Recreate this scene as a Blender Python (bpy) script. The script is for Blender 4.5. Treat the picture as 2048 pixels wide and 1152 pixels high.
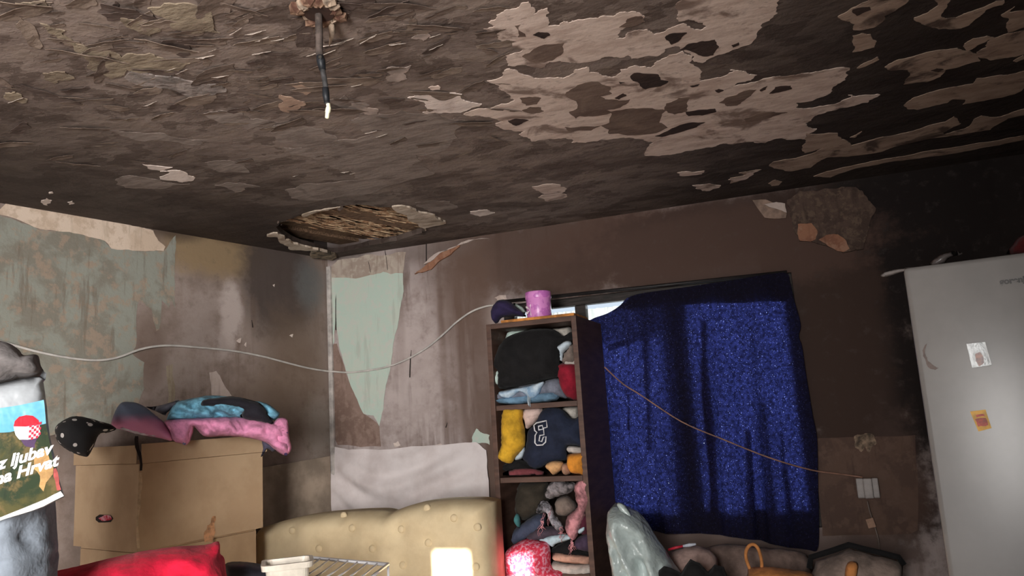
import bpy, bmesh, math, random
from mathutils import Vector, noise
from mathutils.geometry import delaunay_2d_cdt

# ------------------------------------------------------------------ camera, world, sun, lights
scene = bpy.context.scene
COL = scene.collection
for o in list(bpy.data.objects): bpy.data.objects.remove(o)
FPX = 1500.0
YAW, PITCH, ROLL = math.radians(20.4), math.radians(9.3), math.radians(-3.57)
CAM = Vector((0, 0, 1.4))
fwd = Vector((-math.sin(YAW)*math.cos(PITCH), math.cos(YAW)*math.cos(PITCH), math.sin(PITCH)))
rt0 = Vector((math.cos(YAW), math.sin(YAW), 0))
up0 = rt0.cross(fwd)
rgt = rt0*math.cos(ROLL) + up0*math.sin(ROLL)
upv = up0*math.cos(ROLL) - rt0*math.sin(ROLL)
cd = bpy.data.cameras.new('camera'); cam = bpy.data.objects.new('camera', cd); COL.objects.link(cam)
from mathutils import Matrix
cam.matrix_world = Matrix(((rgt.x, upv.x, -fwd.x, CAM.x), (rgt.y, upv.y, -fwd.y, CAM.y), (rgt.z, upv.z, -fwd.z, CAM.z), (0, 0, 0, 1)))
cd.sensor_width = 36; cd.lens = FPX/2048*36; cd.clip_start = 0.02
scene.camera = cam
vs = scene.view_settings
vs.view_transform = 'Standard'; vs.look = 'None'; vs.gamma = 1; vs.use_curve_mapping = False
vs.exposure = 0.22

world = bpy.data.worlds.new('sky'); scene.world = world; world.use_nodes = True
bg = world.node_tree.nodes['Background']; bg.inputs[0].default_value = (0.72, 0.85, 1.0, 1); bg.inputs[1].default_value = 0.9

def light(name, kind, loc, target, energy, color, **k):
    d = bpy.data.lights.new(name, kind); d.energy = energy; d.color = color
    for a, b in k.items(): setattr(d, a, b)
    o = bpy.data.objects.new(name, d); COL.objects.link(o); o.location = loc
    o.rotation_euler = (Vector(target)-Vector(loc)).to_track_quat('-Z', 'Y').to_euler()
    return o
REAR_Y = -1.35
H = 2.40                      # ceiling height
CX, D = -2.648, 3.8735        # corner of left and back wall
_r = rgt*(900-1024)+upv*(576-1104)+fwd*FPX
SOFA_Y = 3.12
SUN_T1 = CAM+_r*((SOFA_Y-.10)/_r.y)                  # top of the sunlit spot on the sofa back
SUN_W1 = Vector((-0.22, REAR_Y, 2.02))                # window head it comes through
sun_dir = (SUN_T1-SUN_W1).normalized()
light('sun', 'SUN', SUN_W1-sun_dir*4, SUN_T1, 45.0, (1, 0.95, 0.88), angle=0.009)
light('window_daylight', 'AREA', (-0.5, REAR_Y+0.06, 1.55), (-2.9, 3.1, 1.6), 86, (1.0, 0.97, 0.94), shape='RECTANGLE', size=1.0, size_y=1.05, spread=math.radians(100))
light('curtain_daylight', 'AREA', (-0.65, D+3.2, 1.75), (-0.65, 0, 1.2), 140, (0.85, 0.93, 1.0), shape='RECTANGLE', size=1.5, size_y=1.2)

# ------------------------------------------------------------------ helpers: pixels and planes
def ray(px, py): return rgt*(px-1024) + upv*(576-py) + fwd*FPX
class Plane:
    def __init__(s, O, U, V, N): s.O, s.U, s.V, s.N = Vector(O), Vector(U).normalized(), Vector(V).normalized(), Vector(N).normalized()
    def uv(s, p):
        d = ray(*p); t = (s.O-CAM).dot(s.N)/d.dot(s.N); q = CAM+d*t-s.O
        return (q.dot(s.U), q.dot(s.V))
    def pt(s, u, v, h=0): return s.O+s.U*u+s.V*v+s.N*h
    def at(s, px, py, h=0): u, v = s.uv((px, py)); return s.pt(u, v, h)
    def lift(s, h): return Plane(s.O+s.N*h, s.U, s.V, s.N)
DL = Vector((-0.2326, -0.9726, 0)).normalized()
NL = Vector((0.9726, -0.2326, 0)).normalized()
CEIL = Plane((0, 0, H), (1, 0, 0), (0, 1, 0), (0, 0, -1))
BACK = Plane((CX, D, 0), (1, 0, 0), (0, 0, 1), (0, -1, 0))
LEFT = Plane((CX, D, 0), DL, (0, 0, 1), NL)
def facing(px, py, dist):
    """upright plane through the point seen at px,py, horizontal distance dist, turned to the viewpoint"""
    d = ray(px, py); k = dist/math.hypot(d.x, d.y); P = CAM+d*k
    n = Vector((-d.x, -d.y, 0)).normalized(); u = Vector((-n.y, n.x, 0))
    return Plane(P, u, (0, 0, 1), n)
def frontal(y): return Plane((0, y, 0), (1, 0, 0), (0, 0, 1), (0, -1, 0))
def crop(ox, oy, s, pts): return [(ox+x/s, oy+y/s) for x, y in pts]

# ------------------------------------------------------------------ helpers: objects
WORG = {}
def tag(o, label=None, cat=None, group=None, kind=None):
    if label: o['label'] = label
    if cat: o['category'] = cat
    if group: o['group'] = group
    if kind: o['kind'] = kind
    return o
def thing(name, loc, label, cat, group=None):
    o = bpy.data.objects.new(name, None); COL.objects.link(o); o.location = loc; o.empty_display_size = 0.05
    WORG[o] = Vector(loc); tag(o, label, cat, group); return o
def obj(name, verts, faces, mat, parent=None, smooth=False, origin=None):
    verts = [Vector(v) for v in verts]
    xs = [v.x for v in verts]; ys = [v.y for v in verts]; zs = [v.z for v in verts]
    org = Vector(origin) if origin else Vector(((min(xs)+max(xs))/2, (min(ys)+max(ys))/2, min(zs)))
    me = bpy.data.meshes.new(name)
    me.from_pydata([v-org for v in verts], [], faces); me.update()
    if smooth: me.polygons.foreach_set('use_smooth', [True]*len(me.polygons))
    if mat:
        for m in (mat if isinstance(mat, list) else [mat]): me.materials.append(m)
    o = bpy.data.objects.new(name, me); COL.objects.link(o); WORG[o] = org
    if parent: o.parent = parent; o.location = org-WORG[parent]
    else: o.location = org
    return o
class MB:
    def __init__(s): s.v = []; s.f = []
    def add(s, v, f):
        n = len(s.v); s.v += [Vector(x) for x in v]; s.f += [tuple(i+n for i in q) for q in f]; return s
    def box(s, c, X, Y, Z, bev=0.0):
        """box centred at c with half-extent vectors; optional chamfer"""
        c, X, Y, Z = Vector(c), Vector(X), Vector(Y), Vector(Z)
        if bev <= 0:
            v = [c+X*a+Y*b+Z*d for d in (-1, 1) for b in (-1, 1) for a in (-1, 1)]
            return s.add(v, [(0, 2, 3, 1), (4, 5, 7, 6), (0, 1, 5, 4), (2, 6, 7, 3), (0, 4, 6, 2), (1, 3, 7, 5)])
        bm = bmesh.new(); bmesh.ops.create_cube(bm, size=2.0)
        lx, ly, lz = X.length, Y.length, Z.length
        for q in bm.verts: q.co = Vector((q.co.x*lx, q.co.y*ly, q.co.z*lz))
        bmesh.ops.bevel(bm, geom=list(bm.edges), offset=min(bev, lx*.9, ly*.9, lz*.9), segments=2, profile=0.6, affect='EDGES')
        bm.verts.index_update()
        v = [c+X.normalized()*q.co.x+Y.normalized()*q.co.y+Z.normalized()*q.co.z for q in bm.verts]
        f = [tuple(q.index for q in p.verts) for p in bm.faces]; bm.free()
        return s.add(v, f)
    def aabox(s, x0, x1, y0, y1, z0, z1, bev=0): return s.box(((x0+x1)/2, (y0+y1)/2, (z0+z1)/2), ((x1-x0)/2, 0, 0), (0, (y1-y0)/2, 0), (0, 0, (z1-z0)/2), bev)
    def tube(s, pts, r, n=8, closed=False):
        pts = [Vector(p) for p in pts]; m = len(pts); rr = r if isinstance(r, list) else [r]*m
        base = len(s.v); side = None
        for i, p in enumerate(pts):
            a = pts[(i-1) % m] if closed or i > 0 else p; b = pts[(i+1) % m] if closed or i < m-1 else p
            t = (b-a).normalized()
            if side is None: side = t.orthogonal().normalized()
            side = (side-t*side.dot(t)).normalized(); w = t.cross(side)
            for k in range(n):
                an = 2*math.pi*k/n; s.v.append(p+(side*math.cos(an)+w*math.sin(an))*rr[i])
        for i in range(m if closed else m-1):
            for k in range(n):
                j = (i+1) % m
                s.f.append((base+i*n+k, base+i*n+(k+1) % n, base+j*n+(k+1) % n, base+j*n+k))
        if not closed:
            s.f.append(tuple(base+k for k in reversed(range(n)))); s.f.append(tuple(base+(m-1)*n+k for k in range(n)))
        return s
    def lathe(s, c, prof, n=32):
        c = Vector(c); base = len(s.v); m = len(prof)
        for r, z in prof:
            for k in range(n): s.v.append(c+Vector((r*math.cos(2*math.pi*k/n), r*math.sin(2*math.pi*k/n), z)))
        for i in range(m-1):
            for k in range(n): s.f.append((base+i*n+k, base+i*n+(k+1) % n, base+(i+1)*n+(k+1) % n, base+(i+1)*n+k))
        s.f.append(tuple(base+k for k in reversed(range(n)))); s.f.append(tuple(base+(m-1)*n+k for k in range(n)))
        return s
    def build(s, name, mat, parent=None, smooth=False, origin=None): return obj(name, s.v, s.f, mat, parent, smooth, origin)
def spline(pts, n=8, closed=False):
    """Catmull-Rom through points (tuples or Vectors)"""
    P = [Vector(p) for p in pts]; m = len(P); out = []
    for i in range(m if closed else m-1):
        if closed: a, b, c, d = P[(i-1) % m], P[i], P[(i+1) % m], P[(i+2) % m]
        else: a, b, c, d = P[max(i-1, 0)], P[i], P[i+1], P[min(i+2, m-1)]
        for k in range(n):
            t = k/n
            out.append(0.5*((2*b)+(c-a)*t+(2*a-5*b+4*c-d)*t*t+(3*b-a-3*c+d)*t*t*t))
    if not closed: out.append(P[-1])
    return out
def jag(pts, amp=0.16, it=3, seed=0, minlen=0.006):
    """fractal, torn outline (2D)"""
    rnd = random.Random(seed); P = [Vector(p) for p in pts]
    for k in range(it):
        Q = []
        for i, p in enumerate(P):
            q = P[(i+1) % len(P)]; Q.append(p); d = q-p
            if d.length > minlen:
                nn = Vector((-d.y, d.x)); Q.append(p+d*rnd.uniform(.35, .65)+nn*rnd.uniform(-amp, amp))
        P = Q
    return P
def cdt(out, extra=(), holes=()):
    V = [Vector(p) for p in out]; n = len(V)
    faces = [list(range(n))]; E = []
    vs_, es_, fs_, a, b, c = delaunay_2d_cdt(V+[Vector(p) for p in extra], E, faces, 1, 1e-6)
    return vs_, fs_
def inside(p, poly):
    x, y = p; r = False; n = len(poly); j = n-1
    for i in range(n):
        xi, yi = poly[i].x, poly[i].y; xj, yj = poly[j].x, poly[j].y
        if (yi > y) != (yj > y) and x < (xj-xi)*(y-yi)/(yj-yi)+xi: r = not r
        j = i
    return r
def dist_edge(p, poly):
    best = 1e9; x, y = p; n = len(poly)
    for i in range(n):
        a = poly[i]; b = poly[(i+1) % n]; dx, dy = b.x-a.x, b.y-a.y; L = dx*dx+dy*dy
        t = 0 if L == 0 else max(0, min(1, ((x-a.x)*dx+(y-a.y)*dy)/L))
        d = (a.x+dx*t-x)**2+(a.y+dy*t-y)**2
        if d < best: best = d
    return math.sqrt(best)
def grid_in(poly, res, seed=0, margin=0.35):
    xs = [p.x for p in poly]; ys = [p.y for p in poly]; rnd = random.Random(seed); out = []
    y = min(ys)+res/2; row = 0
    while y < max(ys):
        x = min(xs)+res*(0.5 if row % 2 else 0.1)
        while x < max(xs):
            q = (x+rnd.uniform(-.12, .12)*res, y+rnd.uniform(-.12, .12)*res)
            if inside(q, poly) and dist_edge(q, poly) > res*margin: out.append(Vector(q))
            x += res
        y += res*0.87; row += 1
    return out
_seed = [0]
def layer(name, px, plane, off, thick, mat, parent, amp=0.16, it=3, curl=0, res=None, kind=None):
    """a thin torn layer of paint / paper / plaster lying on a plane: outline in pixels, real thickness"""
    _seed[0] += 1; off += _seed[0]*4e-6
    out = jag([plane.uv(p) for p in px], amp, it, _seed[0])
    V, F = cdt(out); n = len(V)
    v = [plane.pt(p.x, p.y, off+thick+curl*noise.noise(Vector((p.x*9, p.y*9, _seed[0])))) for p in V]+[plane.pt(p.x, p.y, off) for p in V]
    f = [tuple(q) for q in F]
    cnt = {}
    for q in F:
        for i in range(len(q)):
            e = (q[i], q[(i+1) % len(q)]); cnt[e] = 1
    for (a, b) in cnt:
        if (b, a) not in cnt: f.append((b, a, a+n, b+n))
    o = obj(name, v, f, mat, parent)
    if kind: o['kind'] = kind
    return o
def puff(name, px, plane, T, mat, parent=None, label=None, cat=None, group=None, res=0.018, R=None, fold=(14, 0.3, 0.35), back=0.6, rough=0.05, it=1, uvpts=None, smoothout=True, flat=1.0, zmin=None):
    """soft volume (garment, bag, cushion) from its outline: front and back bulge with folds"""
    _seed[0] += 1; sd = _seed[0]
    base = [Vector(plane.uv(p)) for p in px] if uvpts is None else [Vector(p) for p in uvpts]
    if smoothout: base = spline([(p.x, p.y, 0) for p in base], 3, True); base = [Vector((p.x, p.y)) for p in base]
    out = jag(base, rough, it, sd, res*0.8)
    xs = [p.x for p in out]; ys = [p.y for p in out]; size = min(max(xs)-min(xs), max(ys)-min(ys))
    R = R or max(0.02, size*0.38)
    V, F = cdt(out, grid_in(out, res, sd)); n = len(V)
    sc, ang, amp = fold; ca, sa = math.cos(ang), math.sin(ang)
    fr, bk = [], []; bnd = set(); cnt = {}
    for q in F:
        for i in range(len(q)): cnt[(q[i], q[(i+1) % len(q)])] = 1
    for (a, b) in cnt:
        if (b, a) not in cnt: bnd.add(a); bnd.add(b)
    for i, p in enumerate(V):
        e = 0 if i in bnd else dist_edge((p.x, p.y), out)
        k = min(1, e/R); prof = math.sqrt(max(0, 1-(1-k)**2))
        a = (p.x*ca+p.y*sa)*sc; b = (-p.x*sa+p.y*ca)*sc*0.3
        w = noise.noise(Vector((a, b, sd*3.1))); w2 = noise.noise(Vector((a*2.3+5, b*3.0, sd*1.7)))
        fld = (1-2*abs(w))*0.7+0.35*(1-2*abs(w2))
        h = T*prof*(flat+amp*fld)
        q = plane.pt(p.x, p.y, h); r = plane.pt(p.x, p.y, -T*back*prof)
        if zmin is not None: q.z = max(q.z, zmin); r.z = max(r.z, zmin)
        fr.append(q); bk.append(r)
    mp = {}; v = list(fr)
    for i in range(n):
        if i in bnd: mp[i] = i
        else: mp[i] = len(v); v.append(bk[i])
    f = [tuple(q) for q in F]+[tuple(mp[i] for i in reversed(q)) for q in F]
    o = obj(name, v, f, mat, parent, smooth=True)
    if label: tag(o, label, cat, group)
    return o
def textmesh(name, body, origin, U, V, size, mat, parent, shear=0, extr=0.0006, bold=0):
    c = bpy.data.curves.new(name, 'FONT'); c.body = body; c.size = size; c.extrude = extr; c.shear = shear; c.offset = bold
    t = bpy.data.objects.new('tmp', c); COL.objects.link(t)
    dg = bpy.context.evaluated_depsgraph_get(); me = bpy.data.meshes.new_from_object(t.evaluated_get(dg))
    v = [q.co.copy() for q in me.vertices]; f = [tuple(p.vertices) for p in me.polygons]
    bpy.data.objects.remove(t); bpy.data.meshes.remove(me)
    U, V = Vector(U).normalized(), Vector(V).normalized(); N = U.cross(V)
    return obj(name, [Vector(origin)+U*q.x+V*q.y+N*q.z for q in v], f, mat, parent)

# ------------------------------------------------------------------ materials
def lin(c):
    f = lambda x: x/12.92 if x <= .04045 else ((x+.055)/1.055)**2.4
    return tuple(f(x/255) for x in c[:3])+(1,)
class NT:
    def __init__(s, name):
        s.m = bpy.data.materials.new(name); s.m.use_nodes = True; s.t = s.m.node_tree; s.t.nodes.clear()
        s.out = s.n('ShaderNodeOutputMaterial'); s.b = s.n('ShaderNodeBsdfPrincipled'); s.l(s.b.outputs[0], s.out.inputs[0])
    def n(s, t, **k):
        q = s.t.nodes.new(t)
        for a, b in k.items(): setattr(q, a, b)
        return q
    def l(s, a, b): s.t.links.new(a, b)
    def inp(s, sock, v):
        if hasattr(v, 'is_output'): s.l(v, sock)
        else: sock.default_value = v
    def math(s, op, a, b=0, clamp=False):
        q = s.n('ShaderNodeMath', operation=op, use_clamp=clamp); s.inp(q.inputs[0], a); s.inp(q.inputs[1], b); return q.outputs[0]
    def mix(s, fac, a, b, mode='MIX'):
        q = s.n('ShaderNodeMix', data_type='RGBA', blend_type=mode)
        s.inp(q.inputs[0], fac); s.inp(q.inputs[6], a); s.inp(q.inputs[7], b); return q.outputs[2]
    def noise(s, vec, scale, detail=4, rough=.55, dist=0):
        q = s.n('ShaderNodeTexNoise'); s.l(vec, q.inputs['Vector']); q.inputs['Scale'].default_value = scale
        q.inputs['Detail'].default_value = detail; q.inputs['Roughness'].default_value = rough; q.inputs['Distortion'].default_value = dist
        return q.outputs['Fac']
    def ramp(s, v, a, b, x=0.0, y=1.0):
        q = s.n('ShaderNodeMapRange', interpolation_type='SMOOTHSTEP'); s.inp(q.inputs[0], v)
        q.inputs[1].default_value = a; q.inputs[2].default_value = b; q.inputs[3].default_value = x; q.inputs[4].default_value = y; return q.outputs[0]
    def scaled(s, vec, sc):
        q = s.n('ShaderNodeMapping'); s.l(vec, q.inputs[0]); q.inputs['Scale'].default_value = sc; return q.outputs[0]
    def pos(s): return s.n('ShaderNodeNewGeometry').outputs['Position']
    def oco(s): return s.n('ShaderNodeTexCoord').outputs['Object']
    def bump(s, h, strength=.3, dist=.01):
        q = s.n('ShaderNodeBump'); q.inputs['Strength'].default_value = strength; q.inputs['Distance'].default_value = dist
        s.l(h, q.inputs['Height']); s.l(q.outputs[0], s.b.inputs['Normal'])
MATS = {}
def M(name, c, rough=.8, var=.12, scale=14, c2=None, bump=.15, bscale=60, metal=0, spec=.3, stretch=None, sheen=0, lo=.35, hi=.65, bdist=.004):
    """plain procedural material: colour c mottled towards c2 (or a darker c) + fine relief"""
    if name in MATS: return MATS[name]
    t = NT(name); v = t.oco()
    if stretch: v = t.scaled(v, stretch)
    if c2 is None: c2 = tuple(x*(1-var*2.2) for x in c)
    f = t.ramp(t.noise(v, scale, 5, .6), lo, hi)
    t.l(t.mix(f, lin(c), lin(c2)), t.b.inputs['Base Color'])
    t.b.inputs['Roughness'].default_value = rough; t.b.inputs['Metallic'].default_value = metal
    t.b.inputs['Specular IOR Level'].default_value = spec
    if sheen: t.b.inputs['Sheen Weight'].default_value = sheen
    if bump: t.bump(t.noise(v, bscale, 3), bump, bdist)
    MATS[name] = t.m; return t.m
def wall_mat(name, plane, base, base2, streak, blobs, grad=None, bump=.35, sscale=5.0, samount=.8):
    """stained plaster: base mottling, vertical run marks, soot and damp stains with shapes of their own, shade in some dark blobs"""
    t = NT(name); P = t.pos()
    def dot(vec, off):
        q = t.n('ShaderNodeVectorMath', operation='DOT_PRODUCT'); t.l(P, q.inputs[0]); q.inputs[1].default_value = vec
        return t.math('SUBTRACT', q.outputs['Value'], off)
    u = dot(plane.U, plane.O.dot(plane.U)); v = dot(plane.V, plane.O.dot(plane.V))
    cmb = t.n('ShaderNodeCombineXYZ'); t.l(u, cmb.inputs[0]); t.l(v, cmb.inputs[1]); W = cmb.outputs[0]
    n1 = t.noise(W, 3.2, 7, .62); n2 = t.noise(W, 16, 5, .65)
    col = t.mix(t.ramp(t.math('ADD', t.math('MULTIPLY', n1, .65), t.math('MULTIPLY', n2, .35)), .4, .6), lin(base), lin(base2))
    st = t.noise(t.scaled(W, (1, .09, 1)), sscale*2.6, 5, .6)
    stm = t.ramp(st, .50, .66)
    brk = t.ramp(t.noise(W, 2.0, 3), .35, .62)
    col = t.mix(t.math('MULTIPLY', t.math('MULTIPLY', stm, brk), samount), col, lin(streak))
    wob = t.math('MULTIPLY', t.math('SUBTRACT', t.math('ADD', t.math('MULTIPLY', n1, .6), t.math('MULTIPLY', n2, .4)), .5), 1.7)
    for (px, py, rx, ry, soft, c, k) in blobs:
        cu, cv = plane.uv((px, py)); eu = plane.uv((px+rx, py)); ev = plane.uv((px, py+ry))
        ru = math.hypot(eu[0]-cu, eu[1]-cv); rv = math.hypot(ev[0]-cu, ev[1]-cv)
        du = t.math('DIVIDE', t.math('SUBTRACT', u, cu), ru); dv = t.math('DIVIDE', t.math('SUBTRACT', v, cv), rv)
        d = t.math('SQRT', t.math('ADD', t.math('MULTIPLY', du, du), t.math('MULTIPLY', dv, dv)))
        d = t.math('ADD', d, wob)
        m = t.ramp(d, 1-soft, 1+soft, 1, 0)
        col = t.mix(t.math('MULTIPLY', m, k), col, lin(c))
    col = t.mix(t.math('MULTIPLY', t.ramp(n2, .55, .75), .25), col, lin(tuple(x*.6 for x in base2)))
    t.l(col, t.b.inputs['Base Color']); t.b.inputs['Roughness'].default_value = .88; t.b.inputs['Specular IOR Level'].default_value = .2
    t.bump(t.math('ADD', n2, t.math('MULTIPLY', t.noise(W, 70, 3), .4)), bump, .006)
    return t.m

# ------------------------------------------------------------------ the room
def slab(name, plane, outer, holes, thick, mat, parent=None, edge_mat=None):
    V = [Vector(p) for p in outer]; E = [(i, (i+1) % len(outer)) for i in range(len(outer))]
    for h in holes:
        n = len(V); V += [Vector(p) for p in h]; E += [(n+i, n+(i+1) % len(h)) for i in range(len(h))]
    vs_, es_, fs_, a, b, c = delaunay_2d_cdt(V, E, [], 0, 1e-7)
    po = [Vector(p) for p in outer]; ph = [[Vector(p) for p in h] for h in holes]; F = []
    for q in fs_:
        m = sum((vs_[i] for i in q), Vector((0, 0)))/len(q)
        if inside((m.x, m.y), po) and not any(inside((m.x, m.y), h) for h in ph): F.append(tuple(q))
    n = len(vs_)
    v = [plane.pt(p.x, p.y, 0) for p in vs_]+[plane.pt(p.x, p.y, -thick) for p in vs_]
    f = list(F)+[tuple(i+n for i in reversed(q)) for q in F]; cnt = set()
    for q in F:
        for i in range(len(q)): cnt.add((q[i], q[(i+1) % len(q)]))
    for (a, b) in cnt:
        if (b, a) not in cnt: f.append((b, a, a+n, b+n))
    o = obj(name, v, f, mat, parent); 
    if parent is None: o['kind'] = 'structure'
    return o
LEN_L = (D-REAR_Y)/0.9726
XR = 1.55
room = [(CX, D), (CX-0.2326*LEN_L, REAR_Y), (XR, REAR_Y), (XR, D)]

# soot-black paint of the ceiling
def ceiling_mat():
    t = NT('sooty_ceiling_paint'); P = t.pos()
    n1 = t.noise(P, 2.2, 7, .6, .4); n2 = t.noise(t.scaled(P, (.8, 1.1, 1)), 7, 5, .55); n3 = t.noise(P, 45, 4)
    col = t.mix(t.ramp(n1, .38, .64), lin((100, 86, 79)), lin((124, 109, 101)))
    col = t.mix(t.math('MULTIPLY', t.ramp(n2, .52, .68), .5), col, lin((80, 65, 57)))
    sx = t.n('ShaderNodeSeparateXYZ'); t.l(P, sx.inputs[0])
    fa = t.noise(t.scaled(P, (.85, 1.35, 1)), 3.6, 9, .58, .25); fb = t.noise(t.scaled(P, (.9, 1.3, 3)), 6.5, 9, .6, .2)
    m1 = t.ramp(fa, .515, .527); m2 = t.ramp(fb, .54, .55); m3 = t.ramp(fb, .44, .43)
    col = t.mix(t.math('MULTIPLY', m1, .55), col, lin((136, 121, 112))); col = t.mix(t.math('MULTIPLY', m2, .6), col, lin((78, 64, 57))); col = t.mix(t.math('MULTIPLY', m3, .35), col, lin((132, 116, 104)))
    # burn: heavier soot towards the right-hand back; also darker along the left wall
    w = t.math('ADD', t.math('ADD', sx.outputs[0], t.math('MULTIPLY', sx.outputs[1], .34)), t.math('MULTIPLY', t.math('SUBTRACT', n1, .5), 1.2))
    col = t.mix(t.math('MULTIPLY', t.ramp(w, .1, 1.3), .88), col, lin((36, 29, 27)))
    lw = t.math('ADD', t.math('ADD', t.math('MULTIPLY', sx.outputs[0], .9726), t.math('MULTIPLY', sx.outputs[1], -.2326)), t.math('MULTIPLY', t.math('SUBTRACT', n1, .5), .8))
    base = CX*.9726-D*.2326
    col = t.mix(t.math('MULTIPLY', t.ramp(lw, base+.1, base+1.7, 1, 0), .85), col, lin((50, 40, 36)))
    t.l(col, t.b.inputs['Base Color']); t.b.inputs['Roughness'].default_value = .7; t.b.inputs['Specular IOR Level'].default_value = .25
    t.bump(t.math('ADD', t.math('ADD', t.math('MULTIPLY', n2, 1.2), t.math('MULTIPLY', n1, 1.5)), t.math('ADD', t.math('MULTIPLY', n3, .06), t.math('ADD', t.math('MULTIPLY', m1, .10), t.math('MULTIPLY', t.math('ADD', m2, m3), .07)))), .42, .03)
    return t.m
M_ceil = ceiling_mat()
hole_px = crop(520, 380, 5.12, [(165, 378), (205, 335), (285, 300), (350, 285), (430, 250), (560, 226), (700, 196), (830, 166), (960, 150), (1100, 155), (1230, 175), (1350, 180), (1450, 196), (1520, 258), (1620, 330), (1695, 398), (1660, 440), (1560, 470), (1400, 520), (1240, 550), (1050, 590), (900, 622), (800, 640), (690, 640), (600, 610), (480, 575), (330, 522), (220, 450)])
hole_uv = [tuple(p) for p in jag([CEIL.uv(p) for p in hole_px], .12, 1, 5)]
ceiling = slab('ceiling', CEIL, room, [hole_uv], 0.03, M_ceil)
tag(ceiling, kind='structure', label='sooty ceiling with peeling burnt paint')
floor = MB().add([(x, y, 0) for x, y in room]+[(x, y, -.1) for x, y in room], [(3, 2, 1, 0), (4, 5, 6, 7)]+[(i, (i+1) % 4, (i+1) % 4+4, i+4) for i in range(4)]).build('floor', M('floor_boards', (170, 158, 150), .7, .2, 6, stretch=(1, 8, 1)))
tag(floor, kind='structure')

# pigments
SOOT = (50, 41, 38); BROWN = (96, 80, 72); MAUVE = (150, 134, 128); PALE = (188, 176, 172); OCHRE = (150, 128, 100)
M_back = wall_mat('stained_back_wall', BACK, (182, 169, 166), (152, 137, 132), (96, 76, 66), [
    (1080, 500, 240, 85, .35, (84, 66, 58), .95), (930, 560, 60, 130, .5, (104, 84, 74), .75), (905, 770, 22, 150, .6, (104, 84, 74), .5), (965, 800, 26, 260, .5, (98, 78, 68), .8), (885, 700, 7, 190, .6, (104, 84, 74), .7), (925, 720, 9, 200, .6, (100, 80, 70), .75), (945, 960, 8, 120, .6, (104, 84, 74), .8), (985, 950, 10, 140, .5, (94, 74, 64), .8), (800, 640, 8, 110, .6, (112, 92, 82), .5),
    (830, 760, 60, 120, .5, (186, 172, 168), .55), (700, 560, 40, 60, .5, (200, 190, 182), .4), (860, 500, 80, 22, .6, (110, 96, 90), .7), (690, 500, 60, 22, .6, (70, 60, 56), .9),
    (1300, 490, 280, 85, .3, (88, 68, 60), .97), (1500, 440, 330, 60, .3, (70, 54, 48), .95), (1060, 420, 160, 30, .4, (64, 52, 48), .9),
    (1720, 740, 130, 420, .22, (66, 51, 45), .97), (1780, 430, 250, 190, .35, (34, 28, 26), .97), (2000, 600, 300, 500, .25, (32, 26, 25), .97),  # real soot on the right, darkened further for the dim light there
    (1740, 980, 120, 95, .3, (80, 62, 54), .8), (1690, 700, 8, 200, .6, (92, 80, 76), .55), (1330, 1120, 400, 60, .3, (110, 98, 94), .8), (1150, 560, 90, 40, .4, (84, 66, 58), .9), (1640, 640, 130, 330, .2, (62, 48, 42), .97), (1440, 505, 330, 85, .2, (80, 62, 55), .96), (1500, 1110, 330, 70, .2, (104, 88, 82), .9), (2500, 600, 500, 700, .2, (36, 30, 28), .97)], sscale=6)
M_left = wall_mat('stained_left_wall', LEFT, (152, 137, 129), (128, 112, 103), (108, 88, 76), [
    (425, 500, 95, 55, .35, (142, 120, 92), .95), (470, 470, 60, 22, .4, (118, 98, 76), .8), (345, 455, 60, 25, .5, (70, 58, 50), .8), (565, 565, 70, 110, .35, (76, 66, 62), .95), (620, 480, 60, 30, .4, (60, 52, 50), .9),
    (462, 625, 22, 60, .35, (186, 172, 166), .85), (450, 690, 18, 30, .5, (178, 164, 158), .6), (620, 570, 26, 50, .5, (110, 112, 112), .6), (590, 760, 60, 130, .5, (112, 94, 80), .7), (300, 700, 30, 70, .4, (108, 90, 80), .7),
    (520, 800, 60, 50, .5, (112, 94, 80), .5), (400, 640, 40, 60, .6, (160, 146, 140), .5), (140, 780, 70, 110, .5, (58, 48, 42), .9), (640, 860, 30, 60, .5, (165, 155, 146), .6)], sscale=5, samount=.6)  # near-black blob at far left paints the shadow behind the heap
WIN_U0, WIN_U1, WIN_Z0, WIN_Z1 = -1.50-CX, 0.02-CX, 0.78, 1.985
wall_back = slab('wall_back', BACK, [(0, -.1), (XR-CX, -.1), (XR-CX, H+.25), (0, H+.25)], [[(WIN_U0, WIN_Z0), (WIN_U1, WIN_Z0), (WIN_U1, WIN_Z1), (WIN_U0, WIN_Z1)]], .26, M_back)
wall_left = slab('wall_left', LEFT, [(-.25, -.1), (LEN_L+.2, -.1), (LEN_L+.2, H+.25), (-.25, H+.25)], [], .2, M_left)
M_dark = M('dark_plaster', (96, 84, 76), .9, .2, 4)
RIGHT = Plane((XR, D, 0), (0, -1, 0), (0, 0, 1), (-1, 0, 0))
slab('wall_right', RIGHT, [(-.26, -.1), (D-REAR_Y+.2, -.1), (D-REAR_Y+.2, H+.25), (-.26, H+.25)], [], .2, M_dark)
REAR = Plane((0, REAR_Y, 0), (-1, 0, 0), (0, 0, 1), (0, 1, 0))
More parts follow.
